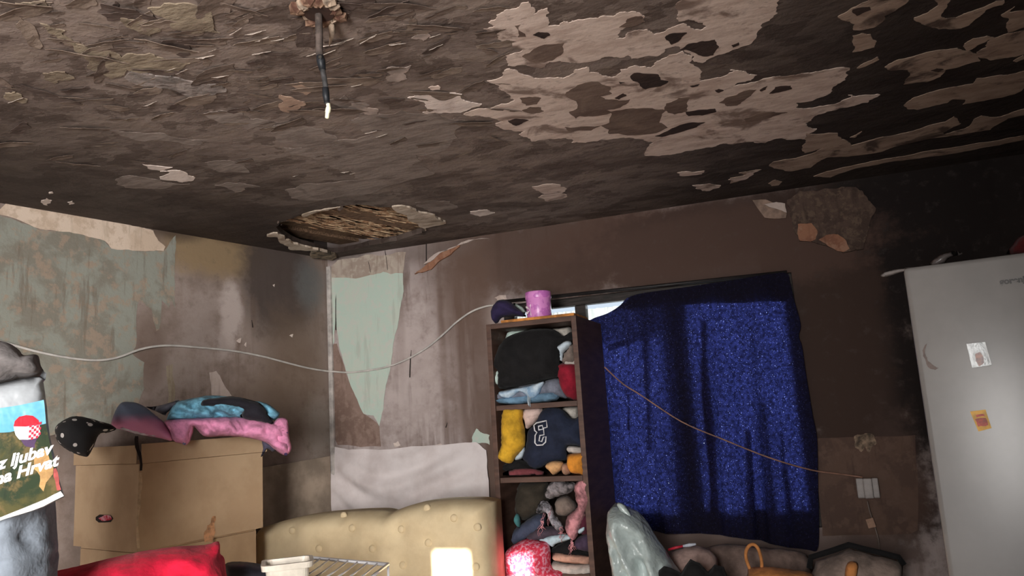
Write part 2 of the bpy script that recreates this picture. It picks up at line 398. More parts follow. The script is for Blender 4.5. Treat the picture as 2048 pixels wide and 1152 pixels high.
# unseen rear wall openings: two narrow slots shaped to cast the sun spots
def back_trace(px, py, y):
    P = CAM+ray(px, py)*(y/ray(px, py).y); k = (P.y-REAR_Y)/sun_dir.y; q = P-sun_dir*k; return q
s0, s1 = back_trace(868, 1104, SOFA_Y-.10), back_trace(936, 1104, SOFA_Y-.10)
k0, k1 = back_trace(1024, 1112, 3.25), back_trace(1060, 1112, 3.25)
TX_ = -.2*sun_dir.x/sun_dir.y; TZ_ = -.2*sun_dir.z/sun_dir.y
r0, r1 = back_trace(560, 1125, 2.3), back_trace(790, 1125, 2.3)
def opening(a, b, z0, z1): b += TX_; z1 += TZ_; return [(-b, z0), (-a, z0), (-a, z1), (-b, z1)]
slab('wall_rear', REAR, [(-XR-.2, -.1), (4.1, -.1), (4.1, H+.25), (-XR-.2, H+.25)], [opening(s0.x, s1.x, 1.05, s0.z), opening(k0.x, k1.x, 1.05, k0.z), opening(-1.6, .0, .06, .95)], .2, M_dark)  # last opening added low down for sun bounce off the floor
# space above the hole: attic boards
atx = [p[0] for p in hole_uv]; aty = [p[1] for p in hole_uv]

# ---- ceiling: bare plaster patches, soot scabs, grey paint, flakes
def patch_mat(name, c1, c2, c3, bump=.3, soft=.6):
    t = NT(name); P = t.pos(); n1 = t.noise(P, 5.5, 6, .6, .6); n2 = t.noise(t.scaled(P, (.7, 1.6, 1)), 14, 5, .6)
    col = t.mix(t.ramp(n2, .4, .66), lin(c1), lin(c2)); col = t.mix(t.math('MULTIPLY', t.ramp(n1, .54, .66), soft), col, lin(c3))
    n4 = t.noise(t.scaled(P, (1, 1.5, 1)), 24, 5, .65); col = t.mix(t.math('MULTIPLY', t.ramp(n4, .58, .68), soft*.5), col, lin(c3))
    t.l(col, t.b.inputs['Base Color']); t.b.inputs['Roughness'].default_value = .85; t.b.inputs['Specular IOR Level'].default_value = .2
    t.bump(t.math('ADD', n2, t.math('MULTIPLY', t.noise(P, 60, 3), .3)), bump, .01); return t.m
M_bare = patch_mat('bare_ceiling_plaster', (208, 188, 176), (184, 162, 150), (116, 96, 86), .25, .9)
M_bare_r = patch_mat('bare_ceiling_plaster_darker', (170, 148, 132), (146, 124, 110), (72, 58, 52), .25, .9)  # darker copy of the bare plaster for the right-hand patches
M_scab = patch_mat('burnt_paint_scab', (66, 52, 47), (50, 40, 37), (40, 32, 30), .4)
M_grey = patch_mat('smoked_grey_paint', (136, 123, 115), (116, 103, 96), (92, 79, 72), .5)
M_olive = patch_mat('smoked_olive_paint', (138, 124, 106), (112, 98, 84), (88, 74, 64), .8)
M_white = patch_mat('white_undercoat', (222, 206, 196), (200, 184, 176), (160, 140, 130), .3)
M_peach = patch_mat('peach_plaster', (168, 142, 124), (148, 122, 106), (122, 100, 88), .4)
C6 = lambda p: crop(960, 0, 3.6, p)
C7 = lambda p: crop(1460, 0, 2.88, p)
C5 = lambda p: crop(500, 0, 3.84, p)
C1 = lambda p: crop(0, 0, 2.0, p)
C2 = lambda p: crop(1024, 0, 2.0, p)
def cp(pts, m=M_bare, off=0.0, th=.002, name='bare_patch', amp=.2, it=3): return layer(name, pts, CEIL, off, th, m, ceiling, amp, it)
U_ = C6([(60, 160), (150, 90), (200, 65), (260, 60), (290, 30), (350, 10), (375, 50), (380, 100), (440, 65), (485, 55), (475, 110), (495, 140), (490, 185), (570, 180), (600, 150), (640, 160), (700, 140), (850, 130), (900, 110), (960, 115), (1020, 85), (1090, 80), (1180, 110), (1185, 150), (1110, 180), (1060, 190), (1010, 215), (1000, 260), (970, 280), (1040, 270), (1060, 235), (1130, 215), (1200, 210), (1250, 245), (1340, 215), (1420, 180), (1480, 170), (1520, 200), (1600, 210), (1630, 190), (1550, 150), (1500, 135), (1430, 150), (1415, 130), (1425, 90), (1410, 45), (1450, 0), (1460, -90), (2180, -90), (2150, 0), (2110, 120), (1990, 240), (1960, 300), (1800, 365), (1690, 400), (1600, 450), (1540, 440), (1540, 410), (1480, 370), (1440, 350), (1430, 330), (1330, 350), (1300, 390), (1200, 400), (1090, 420), (1070, 395), (1000, 410), (900, 405), (800, 440), (700, 450), (640, 445), (580, 435), (500, 440), (470, 480), (380, 480), (280, 465), (200, 470), (190, 430), (180, 395), (300, 365), (240, 330), (225, 290), (170, 295), (130, 280), (110, 230), (60, 225), (25, 205), (60, 200), (110, 180)])
cp(U_)
L_ = C6([(50, 580), (190, 495), (250, 500), (340, 540), (390, 562), (520, 558), (600, 560), (640, 545), (680, 500), (770, 480), (790, 520), (880, 545), (950, 555), (1010, 500), (1060, 495), (1080, 480), (1190, 475), (1230, 485), (1300, 430), (1360, 395), (1460, 365), (1530, 400), (1560, 480), (1590, 540), (1580, 580), (1650, 570), (1790, 525), (1840, 505)]) + \
    C7([(0, 402), (90, 410), (155, 430), (120, 460), (40, 475), (10, 500), (100, 480), (250, 440), (370, 430), (430, 420), (550, 400), (690, 390), (680, 430), (620, 480), (580, 530), (530, 555), (380, 590), (385, 620), (500, 615), (600, 600), (700, 560), (680, 545), (850, 540), (865, 545), (790, 590), (700, 610), (560, 640), (490, 665), (430, 710), (500, 740), (440, 770), (430, 800), (280, 795), (200, 822), (100, 815), (0, 828)]) + \
    C6([(1750, 1030), (1700, 1050), (1580, 1070), (1480, 1085), (1380, 1110), (1200, 1120), (1190, 1100), (1220, 1050), (1250, 1025), (1180, 1000), (1100, 990), (960, 995), (880, 1000), (760, 1025), (660, 1025), (665, 1000), (580, 995), (480, 1000), (370, 1015), (340, 985), (280, 965), (330, 935), (230, 935), (140, 915), (110, 890), (190, 872), (100, 850), (0, 830), (0, 790), (120, 765), (160, 770), (250, 720), (220, 690), (170, 650), (130, 610)])
cp(L_)
for q in ([(380, 245), (420, 225), (480, 228), (505, 245), (460, 272), (420, 258)], [(1330, 262), (1360, 240), (1440, 230), (1490, 230), (1440, 280), (1380, 315), (1360, 290)],
          [(1440, 350), (1500, 310), (1600, 290), (1690, 280), (1720, 330), (1680, 390), (1620, 400), (1560, 380), (1480, 350)], [(1810, 320), (1860, 300), (1865, 318), (1820, 335)],
          [(1080, 550), (1110, 520), (1180, 525), (1280, 530), (1300, 570), (1355, 580), (1300, 615), (1190, 637), (1150, 600), (1100, 575)], [(1690, 645), (1720, 635), (1755, 645), (1720, 662)],
          [(970, 700), (1030, 668), (1055, 680), (1000, 710)], [(200, 865), (260, 850), (350, 860), (300, 885), (260, 900)], [(1480, 800), (1600, 785), (1690, 778), (1700, 800), (1600, 825), (1500, 830)],
          [(1260, 975), (1380, 920), (1500, 880), (1620, 875), (1560, 910), (1430, 950), (1310, 980)], [(1510, 615), (1580, 600), (1570, 612), (1530, 622)], [(1000, 585), (1040, 588), (1010, 597)]):
    cp(C6(q), M_scab, .002, .0015, 'soot_scab', .12, 2)
# browner remains of paint inside the bare area
M_remnant = patch_mat('thin_smoked_paint', (112, 94, 84), (94, 76, 68), (130, 110, 98), .3)
for q in ([(620, 690), (650, 640), (760, 590), (860, 590), (940, 620), (950, 670), (860, 690), (900, 710), (1000, 720), (1080, 710), (1010, 770), (900, 790), (960, 800), (850, 830), (720, 830), (690, 850), (640, 800), (700, 770)],
          [(940, 800), (1100, 775), (1240, 775), (1340, 790), (1290, 880), (1350, 915), (1230, 960), (1060, 970), (930, 960), (870, 900), (930, 880)],
          [(1340, 740), (1430, 700), (1510, 700), (1490, 770), (1480, 800), (1400, 820), (1330, 790)], [(285, 700), (350, 692), (440, 700), (410, 745), (330, 755)],
          [(300, 790), (360, 765), (440, 770), (460, 795), (380, 815)], [(610, 910), (760, 905), (870, 900), (800, 935), (660, 945)], [(300, 400), (420, 330), (610, 300), (600, 370), (520, 430), (400, 450)],
          [(1720, 735), (1800, 690), (1900, 650), (1990, 640), (1900, 720), (1850, 755), (1780, 760)], [(1000, 190), (1060, 130), (1160, 110), (1180, 150), (1060, 190)], [(250, 180), (290, 170), (330, 260), (270, 260)]):
    cp(C6(q), M_remnant, .002, .0008, 'paint_remnant', .16, 2)
for q in ([(80, 680), (160, 650), (250, 640), (330, 645), (250, 665), (160, 695), (90, 700)], [(170, 515), (215, 490), (205, 512), (180, 522)], [(225, 535), (260, 498), (350, 490), (355, 508), (280, 528)]):
    cp(C7(q), M_scab if len(q) < 6 else M_remnant, .002, .0012, 'soot_scab', .12, 2)
for q in ([(225, 955), (250, 930), (380, 910), (480, 880), (540, 850), (500, 860), (430, 880), (415, 840), (430, 795), (440, 765), (620, 765), (640, 800), (700, 835), (830, 800), (960, 775), (1080, 745), (1150, 720), (1240, 700), (1290, 670), (1330, 710), (1230, 760), (1230, 775), (1350, 740), (1400, 690), (1450, 665), (1560, 670), (1640, 640), (1720, 620), (1760, 650), (1600, 680), (1540, 715), (1500, 745), (1400, 760), (1200, 790), (960, 840), (880, 870), (760, 890), (640, 900), (560, 905), (500, 935), (460, 965), (400, 975), (350, 985), (280, 972)],
          [(480, 1015), (560, 985), (700, 955), (900, 912), (1100, 875), (1300, 846), (1500, 815), (1680, 780), (1750, 775), (1700, 800), (1550, 835), (1350, 870), (1150, 900), (950, 925), (760, 960), (640, 995), (580, 1020)],
          [(1000, 605), (1060, 560), (1150, 530), (1280, 500), (1400, 480), (1420, 450), (1500, 440), (1600, 430), (1720, 400), (1800, 450), (1700, 500), (1640, 540), (1560, 560), (1450, 580), (1340, 600), (1350, 570), (1280, 570), (1250, 590), (1180, 605), (1080, 630), (1020, 625)],
          [(890, 385), (960, 345), (1100, 310), (1220, 285), (1310, 275), (1380, 290), (1430, 330), (1440, 350), (1340, 375), (1240, 400), (1210, 440), (1130, 470), (1000, 485), (1040, 430), (1020, 400), (930, 405)],
          [(1350, 250), (1400, 220), (1480, 205), (1530, 215), (1600, 190), (1720, 170), (1760, 250), (1720, 305), (1600, 330), (1500, 345), (1440, 330), (1420, 300), (1480, 270), (1500, 220), (1430, 255), (1370, 290)],
          [(1060, 100), (1140, 70), (1200, 30), (1180, 0), (1175, -60), (1330, -60), (1250, 20), (1215, 85), (1240, 105), (1300, 100), (1400, 60), (1480, 30), (1530, 5), (1580, 0), (1570, 25), (1480, 50), (1440, 90), (1380, 140), (1330, 160), (1200, 165), (1130, 145), (1070, 120)],
          [(1560, 85), (1640, 35), (1610, 70), (1720, 55), (1720, 140), (1650, 170), (1600, 185), (1590, 150), (1600, 100)],
          [(620, 95), (700, 45), (760, 15), (800, 0), (790, -60), (1050, -60), (1020, 10), (950, 60), (890, 90), (880, 120), (830, 155), (760, 170), (710, 170), (720, 135), (690, 120)],
          [(705, 205), (760, 190), (810, 195), (845, 235), (830, 270), (760, 290), (705, 298)], [(730, 390), (800, 350), (850, 325), (860, 340), (800, 370), (740, 392)],
          [(50, 995), (110, 985), (180, 975), (120, 1000), (100, 1020), (40, 1045), (0, 1055), (0, 1025), (60, 1015), (90, 1008)], [(220, 1055), (260, 1035), (300, 1045), (280, 1065), (240, 1070)],
          [(690, 790), (740, 765), (760, 755), (720, 790)], [(1630, 350), (1690, 315), (1710, 330), (1650, 355)]):
    cp(C7(q), M_bare_r, amp=.11)
for q in ([(705, 50), (800, 35), (810, 50), (730, 85)], [(1155, 402), (1190, 390), (1230, 395), (1200, 410)]):
    cp(C7(q), M_scab, .002, .0015, 'soot_scab', .12, 2)
for q in ([(80, 745), (150, 735), (195, 740), (200, 770), (210, 790), (150, 805), (105, 790), (130, 775)], [(720, 740), (780, 735), (835, 740), (790, 762), (740, 755)], [(865, 718), (920, 705), (935, 690), (990, 680), (960, 700), (890, 725)], [(660, 690), (770, 682), (760, 695), (680, 703)]):
    cp(C2(q), M_bare, 0)
for q in ([(1210, 748), (1330, 728), (1420, 735), (1500, 715), (1630, 720), (1640, 765), (1700, 785), (1780, 795), (1770, 805), (1720, 820), (1650, 850), (1540, 865), (1420, 860), (1360, 870), (1325, 860), (1360, 830), (1345, 790), (1290, 765)],
          [(1640, 875), (1740, 835), (1880, 815), (1997, 790), (1997, 850), (1880, 850), (1830, 880), (1700, 890)], [(1370, 670), (1450, 655), (1460, 685), (1400, 693)], [(1890, 960), (1950, 935), (1997, 940), (1997, 995)]):
    cp(C5(q), M_white if q[0][0] < 1300 else M_bare)
for q in ([(1050, 520), (1110, 510), (1200, 512), (1240, 498), (1170, 560), (1210, 600), (1080, 625), (1050, 605), (1080, 570)], [(745, 830), (780, 785), (870, 815), (990, 840), (980, 870), (880, 875), (820, 850)], [(1240, 290), (1290, 260), (1370, 255), (1390, 275), (1330, 310)]):
    cp(C5(q), M('pale_smoked_paint', (168, 150, 140), .85, .12, 12))
for q in ([(215, 800), (230, 725), (300, 740), (420, 780), (430, 800), (380, 830), (290, 862), (230, 840)], [(310, 650), (390, 630), (470, 655), (540, 670), (460, 690), (430, 725), (380, 705)]):
    cp(C5(q), M_peach)
cp(C1([(570, 655), (690, 668), (640, 685), (720, 680), (775, 705), (730, 728), (640, 715), (680, 690), (600, 675)]), M_white)
cp(C1([(1880, 845), (1950, 838), (1980, 850), (1920, 865)]), M_white)
for q in ([(165, 800), (185, 792), (205, 805), (190, 820), (170, 812)], [(270, 808), (290, 803), (298, 812), (278, 817)], [(195, 768), (210, 766), (212, 772), (196, 774)]): cp(C1(q), M_white)
for q in ([(1100, 500), (1250, 510), (1350, 560), (1480, 540), (1400, 480), (1430, 455), (1700, 455), (1860, 480), (1830, 550), (1780, 600), (1660, 620), (1680, 640), (1650, 660), (1740, 690), (1560, 740), (1300, 800), (1200, 800), (1140, 760), (1220, 735), (1440, 720), (1410, 690), (1270, 650), (1190, 620), (1130, 590), (1210, 590), (1110, 560)],
          [(810, 455), (880, 440), (970, 450), (1000, 475), (1110, 490), (990, 530), (960, 500), (880, 490)], [(440, 520), (640, 530), (830, 560), (800, 580), (580, 565)], [(820, 650), (900, 640), (980, 655), (1000, 690), (900, 690)],
          [(460, 720), (520, 700), (640, 720), (760, 735), (640, 755), (500, 750)], [(1660, 810), (1730, 800), (1800, 805), (1830, 830), (1760, 850), (1690, 830)], [(1300, 400), (1380, 380), (1480, 420), (1420, 440)], [(860, 740), (960, 730), (1040, 745), (940, 770)]):
    cp(C1(q), M_grey, .0, .0012, 'grey_paint_patch')
cp(C1([(500, 310), (540, 280), (620, 300), (720, 310), (800, 330), (890, 340), (905, 365), (760, 385), (640, 350)]), M('glossy_smoked_paint', (150, 138, 132), .35, .15, 12, spec=.6, bump=.5, bscale=25, bdist=.02), .0, .003, 'grey_paint_patch')
for q in ([(160, 90), (260, 120), (300, 170), (440, 200), (500, 290), (440, 310), (350, 270), (330, 220), (280, 170), (200, 130)], [(590, 30), (720, 10), (840, 40), (850, 60), (880, 130), (800, 130), (690, 110), (660, 70)], [(480, 70), (560, 80), (650, 110), (600, 140), (520, 110)],
          [(60, 10), (180, 0), (160, 40), (100, 45)], [(170, 290), (260, 285), (300, 310), (220, 330), (180, 315)], [(20, 370), (60, 365), (110, 395), (90, 410), (40, 400)], [(400, 230), (600, 210), (760, 250), (700, 280), (560, 290), (470, 270)]):
    cp(C1(q), M_olive, .0, .003, 'olive_paint_patch')

# curling paint flakes hanging off the ceiling: shared meshes, each flake its own object
M_fl = [patch_mat('paint_flake_%d' % i, *c, .5) for i, c in enumerate([((116, 100, 90), (96, 82, 74), (72, 60, 54)), ((132, 116, 104), (108, 92, 82), (84, 70, 62)), ((96, 82, 76), (80, 66, 60), (60, 50, 46))])]
flake_meshes = []
for k in range(14):
    rnd = random.Random(k+40); n = 11
    out = jag([(math.cos(2*math.pi*i/n)*rnd.uniform(.6, 1.15), math.sin(2*math.pi*i/n)*rnd.uniform(.35, .6)) for i in range(n)], .2, 1, k)
    V, F = cdt(out, grid_in(out, .3, k)); c = rnd.uniform(.5, 1.3); m = len(V)
    vv = []
    for p in V:
        e = max(0, -p.y+.30); vv.append((p.x, p.y, -c*.22*e*e-.05*noise.noise(Vector((p.x*2, p.y*2, k)))-.01))
    me = bpy.data.meshes.new('paint_flake')
    vv2 = [(a, b, z+.02) for a, b, z in vv]; cnt = set(); f = [tuple(q) for q in F]+[tuple(i+m for i in reversed(q)) for q in F]
    for q in F:
        for i in range(len(q)): cnt.add((q[i], q[(i+1) % len(q)]))
    for a, b in cnt:
        if (b, a) not in cnt: f.append((b, a, a+m, b+m))
    me.from_pydata(vv+vv2, [], f); me.update(); me.materials.append(M_fl[k % 3]); flake_meshes.append(me)
rnd = random.Random(7)
nf = 0
while nf < 190:
    x = rnd.uniform(0, 1010); y = rnd.uniform(0, 330)
    dens = (1.0 if y < 170 and x > 120 else .55 if y < 260 else .2)
    if 930 < x and y > 60: dens *= .3
    if rnd.random() > dens: continue
    p = CEIL.at(x, y)
    o = bpy.data.objects.new('paint_flake', rnd.choice(flake_meshes)); COL.objects.link(o); o.parent = ceiling
    s = rnd.choice((.02, .03, .035, .05, .07)); o.scale = (s*rnd.uniform(.8, 1.7), s*rnd.uniform(.6, 1.1), s*rnd.uniform(.7, 1.2))
    o.rotation_euler = (0, 0, rnd.gauss(.15, .5)); o.location = p-WORG[ceiling]+Vector((0, 0, -.0015)); nf += 1
# bigger curls, light on their edges painted as a pale colour (near the lamp rose)
M_curl = M('lit_flake_edge', (206, 190, 178), .8, .1)
for (x, y, s) in [(510, 62, .03), (522, 75, .028), (556, 76, .02), (520, 103, .035), (655, 88, .03), (680, 84, .022), (690, 78, .03), (735, 76, .035), (745, 69, .022), (795, 85, .03), (628, 104, .03), (655, 103, .04), (870, 92, .03), (868, 69, .022), (425, 98, .02), (410, 110, .03), (365, 140, .03), (345, 135, .02), (440, 150, .025), (30, 198, .04), (765, 268, .03), (740, 262, .025), (300, 205, .03), (470, 60, .03), (712, 168, .02), (705, 345, .02), (690, 342, .02), (590, 350, .02)]:
    p = CEIL.at(x, y); o = bpy.data.objects.new('pale_paint_curl', flake_meshes[int(x) % 14].copy()); o.data.materials.clear(); o.data.materials.append(M_curl)
    COL.objects.link(o); o.parent = ceiling; o.scale = (s, s*.45, s*1.1); o.rotation_euler = (.35, 0, rnd.uniform(-.3, .3)); o.location = p-WORG[ceiling]+Vector((0, 0, -.004))

# the hole: attic void with planks, battens and reed matting, and broken plaster lips
M_wood_old = M('charred_plank', (146, 116, 92), .85, .3, 10, c2=(84, 64, 50), stretch=(2, 14, 14), bump=.4, bscale=20)
M_reed = M('reed_matting', (212, 184, 150), .9, .2, 30, c2=(150, 108, 78), bump=.3)
h0, h1 = CEIL.at(696, 425), CEIL.at(850, 458)
bd = (h1-h0); bd.z = 0; bd.normalize(); bn = Vector((-bd.y, bd.x, 0))
hc = CEIL.pt((min(atx)+max(atx))/2, (min(aty)+max(aty))/2)
void = MB()
hx0, hx1, hy0, hy1 = min(atx)-.15, max(atx)+.15, min(aty)-.15, max(aty)+.15
void.aabox(hx0, hx1, hy0, hy1, H+.17, H+.19)
for a in ((hx0, hx0+.02, hy0, hy1), (hx1-.02, hx1, hy0, hy1), (hx0, hx1, hy0, hy0+.02), (hx0, hx1, hy1-.02, hy1)): void.aabox(*a, H+.03, H+.17)
void.build('attic_lining', M('attic_dark', (70, 56, 46), .9, .3, 8), ceiling)
for i, (o_, w_, z_) in enumerate([(-.62, .13, .10), (-.46, .13, .085), (-.30, .13, .1), (-.14, .13, .05), (.02, .14, .095), (.18, .13, .075), (.34, .13, .1), (.5, .13, .09)]):
    MB().box(hc+bn*o_+Vector((0, 0, z_)), bd*.8, bn*w_/2, (0, 0, .011), .003).build('plank', M_wood_old, ceiling)
reeds = MB(); rr = random.Random(3)
for i in range(620):
    off = rr.choice((-.30, -.26, -.2, .05, .1, .16, -.02)); a = rr.uniform(-.62, .62); c = hc+bd*a+bn*(off+rr.uniform(-.06, .06))+Vector((0, 0, rr.uniform(.03, .075)))
    d = (bd+bn*rr.uniform(-.18, .18)+Vector((0, 0, rr.uniform(-.1, .1))))*rr.uniform(.02, .075)
    reeds.tube([c-d, c, c+d], [.0015, rr.uniform(.0025, .0055), .0015], 4)
ro = reeds.build('reed_matting', M_reed, ceiling); ro['kind'] = 'stuff'
M_lip = patch_mat('broken_plaster_edge', (196, 180, 164), (164, 146, 128), (118, 100, 84), .6)
HC = lambda p: crop(520, 380, 5.12, p)
for q, m, th in (([(1350, 160), (1450, 150), (1540, 165), (1660, 220), (1800, 260), (1860, 290), (1905, 320), (1800, 350), (1700, 370), (1690, 400), (1620, 335), (1520, 262), (1455, 215)], M_lip, .010),
             ([(70, 455), (130, 430), (180, 430), (260, 490), (340, 530), (450, 560), (520, 575), (640, 600), (690, 615), (560, 600), (480, 600), (330, 590), (290, 575), (330, 560), (240, 530), (180, 465)], M_lip, .012),
             ([(520, 615), (600, 590), (690, 615), (780, 650), (740, 690), (620, 680), (530, 660)], M('plaster_crumb', (150, 132, 112), .9, .25, 20), .02),
             ([(430, 245), (560, 205), (740, 180), (830, 168), (700, 200), (560, 232), (440, 262)], M_lip, .006)):
    layer('broken_plaster_lip', HC(q), CEIL, .0, th, m, ceiling, .15, 2, curl=.008)
for i in range(26):
    t_ = rr.random(); a = hole_px[int(t_*len(hole_px))]; p = CEIL.at(a[0]+rr.uniform(-5, 5), a[1]+rr.uniform(-3, 3)); s = rr.uniform(.006, .016)
    me = flake_meshes[i % 14]; o = bpy.data.objects.new('plaster_crumb', me); COL.objects.link(o); o.parent = ceiling; o.scale = (s*1.4, s, s*1.5); o.rotation_euler = (rr.uniform(-.6, .6), rr.uniform(-.6, .6), rr.uniform(0, 6)); o.location = p-WORG[ceiling]+Vector((0, 0, -.004))

# ---- wall layers: torn wallpaper and exposed plaster
C3 = lambda p: crop(0, 360, 2.879, p)
C4 = lambda p: crop(480, 400, 1.5317, p)
def mottle(name, cols, s1=6, s2=22, bump=.4):
    t = NT(name); P = t.pos(); a = t.noise(P, s1, 7, .65, .3); b = t.noise(P, s2, 6, .65)
    st = t.noise(t.scaled(P, (3, 3, .35)), 9, 4, .6)
    c = t.mix(t.ramp(a, .44, .58), lin(cols[0]), lin(cols[1])); c = t.mix(t.math('MULTIPLY', t.ramp(b, .5, .62), .8), c, lin(cols[2]))
    c = t.mix(t.math('MULTIPLY', t.ramp(st, .54, .68), .6), c, lin(cols[3]))
    t.l(c, t.b.inputs['Base Color']); t.b.inputs['Roughness'].default_value = .88; t.b.inputs['Specular IOR Level'].default_value = .2
    t.bump(t.math('ADD', b, t.noise(P, 80, 2)), bump, .004); return t.m
M_sage = mottle('sage_green_plaster', [(143, 144, 134), (128, 123, 112), (156, 137, 120), (108, 94, 82)], 5, 18)
M_cream = mottle('cream_plaster', [(214, 194, 176), (202, 180, 160), (188, 166, 146), (178, 158, 138)], bump=.2)
M_mint = mottle('mint_plaster', [(184, 200, 188), (190, 199, 187), (196, 196, 187), (172, 178, 167)], bump=.2)
M_brownpaper = mottle('brown_wallpaper', [(138, 116, 106), (122, 100, 90), (146, 124, 114), (112, 90, 80)], bump=.2)
layer('sage_plaster_area', C3([(-420, 160), (0, 205), (60, 220), (150, 255), (230, 290), (400, 300), (600, 350), (640, 395), (820, 412), (940, 412), (960, 390), (1010, 320), (1008, 470), (1008, 735), (985, 690), (970, 735), (930, 690), (915, 860), (900, 870), (870, 740), (800, 690), (785, 760), (780, 960), (760, 1000), (830, 1050), (830, 1200), (790, 1300), (600, 1420), (200, 1500), (-420, 1500)]), LEFT, 0, .0015, M_sage, wall_left, .05, 3)
layer('cream_plaster_band', C3([(-420, 70), (0, 168), (45, 127), (200, 147), (420, 187), (560, 217), (720, 252), (880, 292), (910, 350), (950, 385), (940, 410), (820, 410), (640, 395), (600, 350), (400, 300), (230, 285), (150, 250), (60, 215), (0, 200), (-420, 150)]), LEFT, .0015, .002, M_cream, wall_left, .06, 3)
M_strip = mottle('pale_wallpaper', [(188, 172, 164), (176, 160, 152), (182, 166, 156), (164, 148, 138)], bump=.1)
layer('torn_paper_tip', [(418, 745), (432, 742), (448, 770), (463, 792), (424, 797)], LEFT, .001, .001, M_strip, wall_left, .05, 2)
layer('torn_paper_tip', [(332, 732), (345, 728), (350, 790), (346, 812), (336, 806)], LEFT, .001, .001, mottle('ochre_paper', [(152, 138, 118), (142, 128, 108), (156, 142, 124), (130, 114, 98)]), wall_left, .05, 2)
for q in ([(472, 682), (482, 676), (480, 686)], [(488, 690), (492, 684), (492, 694)], [(578, 671), (586, 668), (584, 675)], [(545, 570), (549, 568), (548, 574)]): layer('paper_fleck', q, LEFT, .001, .001, M_white, wall_left, .1, 1)
layer('brown_paper_area', C4([(284, 440), (297, 440), (325, 530), (380, 655), (427, 690), (432, 755), (370, 757), (300, 750), (280, 700)]), BACK, 0, .001, M_brownpaper, wall_back, .03, 2)
layer('mint_plaster_area', C4([(265, 245), (280, 222), (400, 228), (440, 220), (500, 225), (502, 280), (490, 340), (470, 440), (455, 540), (440, 640), (427, 692), (410, 660), (380, 655), (350, 590), (325, 520), (305, 450), (298, 400), (297, 330), (290, 430), (280, 480), (275, 560), (262, 560)]), BACK, .001, .002, M_mint, wall_back, .04, 3)
layer('cream_plaster_area', C4([(268, 215), (300, 185), (360, 178), (440, 170), (510, 160), (500, 225), (440, 220), (400, 230), (280, 238)]), BACK, .002, .002, mottle('grimy_cream_plaster', [(178, 164, 152), (160, 144, 132), (186, 174, 160), (140, 122, 110)]), wall_back, .08, 2)
layer('mint_plaster_chip', C4([(712, 725), (725, 700), (740, 712), (765, 720), (765, 750), (735, 745), (712, 748)]), BACK, .001, .002, M_mint, wall_back, .12, 2)
for q in ([(470, 745), (485, 738), (492, 752), (475, 758)], [(600, 750), (615, 746), (622, 752), (606, 756)], [(780, 300), (815, 292), (818, 304), (790, 308)]): layer('paper_fleck', C4(q), BACK, .001, .0015, M_white, wall_back, .15, 1)
# scorch marks (thin charred cracks)
M_char = M('char', (44, 36, 33), .9)
for a in ([(672, 660), (672, 600), (673, 585)], [(820, 755), (821, 720), (823, 700)], [(853, 530), (853, 490), (852, 470)], [(742, 545), (738, 525), (735, 515)], [(776, 540), (773, 515), (770, 500)], [(892, 855), (895, 845)], [(505, 655), (503, 640)], [(704, 1015), (703, 1000), (706, 985)]):
    MB().tube([BACK.at(x, y, .002) if x > 655 else LEFT.at(x, y, .002) for x, y in a], [.0035]*(len(a)-1)+[.001], 5).build('char_streak', M_char, wall_back if a[0][0] > 655 else wall_left)
# peeled plaster curl at the ceiling line and hanging flaps of burnt wallpaper
M_orange = mottle('orange_plaster', [(146, 104, 82), (128, 88, 70), (154, 118, 98), (108, 76, 62)])
layer('plaster_curl', [(832, 549), (848, 536), (882, 507), (922, 489), (921, 494), (891, 517), (864, 540), (840, 546)], BACK, .004, .012, M_orange, wall_back, .08, 2, curl=.01)
layer('plaster_curl', [(850, 530), (880, 505), (925, 486), (980, 478), (925, 490), (882, 508)], BACK, .004, .016, M_strip, wall_back, .08, 2, curl=.01)
CF = lambda p: crop(1500, 360, 5.69, p)
M_flap = mottle('grimy_torn_paper', [(84, 68, 60), (70, 56, 50), (100, 84, 72), (56, 44, 40)], 12, 40)
layer('wallpaper_flap', CF([(470, 430), (420, 240), (560, 130), (900, 110), (1200, 90), (1330, 210), (1430, 330), (1360, 560), (1290, 790), (1200, 800), (1060, 835), (900, 770), (780, 730), (700, 705), (560, 700), (490, 560)]), BACK, .004, .012, M_flap, wall_back, .12, 3, curl=.014)
layer('orange_plaster_area', CF([(545, 510), (700, 500), (770, 600), (740, 690), (690, 710), (570, 700), (540, 620)]), BACK, .018, .004, M_orange, wall_back, .08, 2, curl=.003)
layer('orange_plaster_area', CF([(780, 690), (860, 640), (1000, 630), (1090, 700), (1130, 790), (1060, 830), (900, 770)]), BACK, .02, .004, M_orange, wall_back, .08, 2, curl=.003)
layer('wallpaper_flap', CF([(30, 240), (180, 235), (260, 270), (420, 390), (410, 440), (280, 450), (170, 440)]), BACK, .006, .014, M('folded_paper_back', (150, 126, 112), .9), wall_back, .04, 2, curl=.012)
layer('wallpaper_flap', CF([(160, 290), (300, 265), (400, 280), (420, 385), (300, 340), (200, 310)]), BACK, .022, .004, M_strip, wall_back, .05, 2, curl=.006)
layer('paper_strip', [(1612, 884), (1640, 876), (1700, 874), (1760, 873), (1830, 870), (1835, 1060), (1820, 1068), (1700, 1070), (1645, 1072), (1636, 980)], BACK, 0, .0012, mottle('brown_lower_paper', [(94, 74, 64), (84, 66, 58), (100, 80, 70), (70, 54, 48)]), wall_back, .02, 2)
for q in ([(1708, 872), (1730, 866), (1748, 872), (1750, 890), (1738, 905), (1730, 890), (1722, 904), (1710, 895)],): layer('broken_plaster', q, BACK, .001, .008, M('broken_plaster', (150, 128, 108), .9, .25, 30), wall_back, .2, 2, curl=.004)
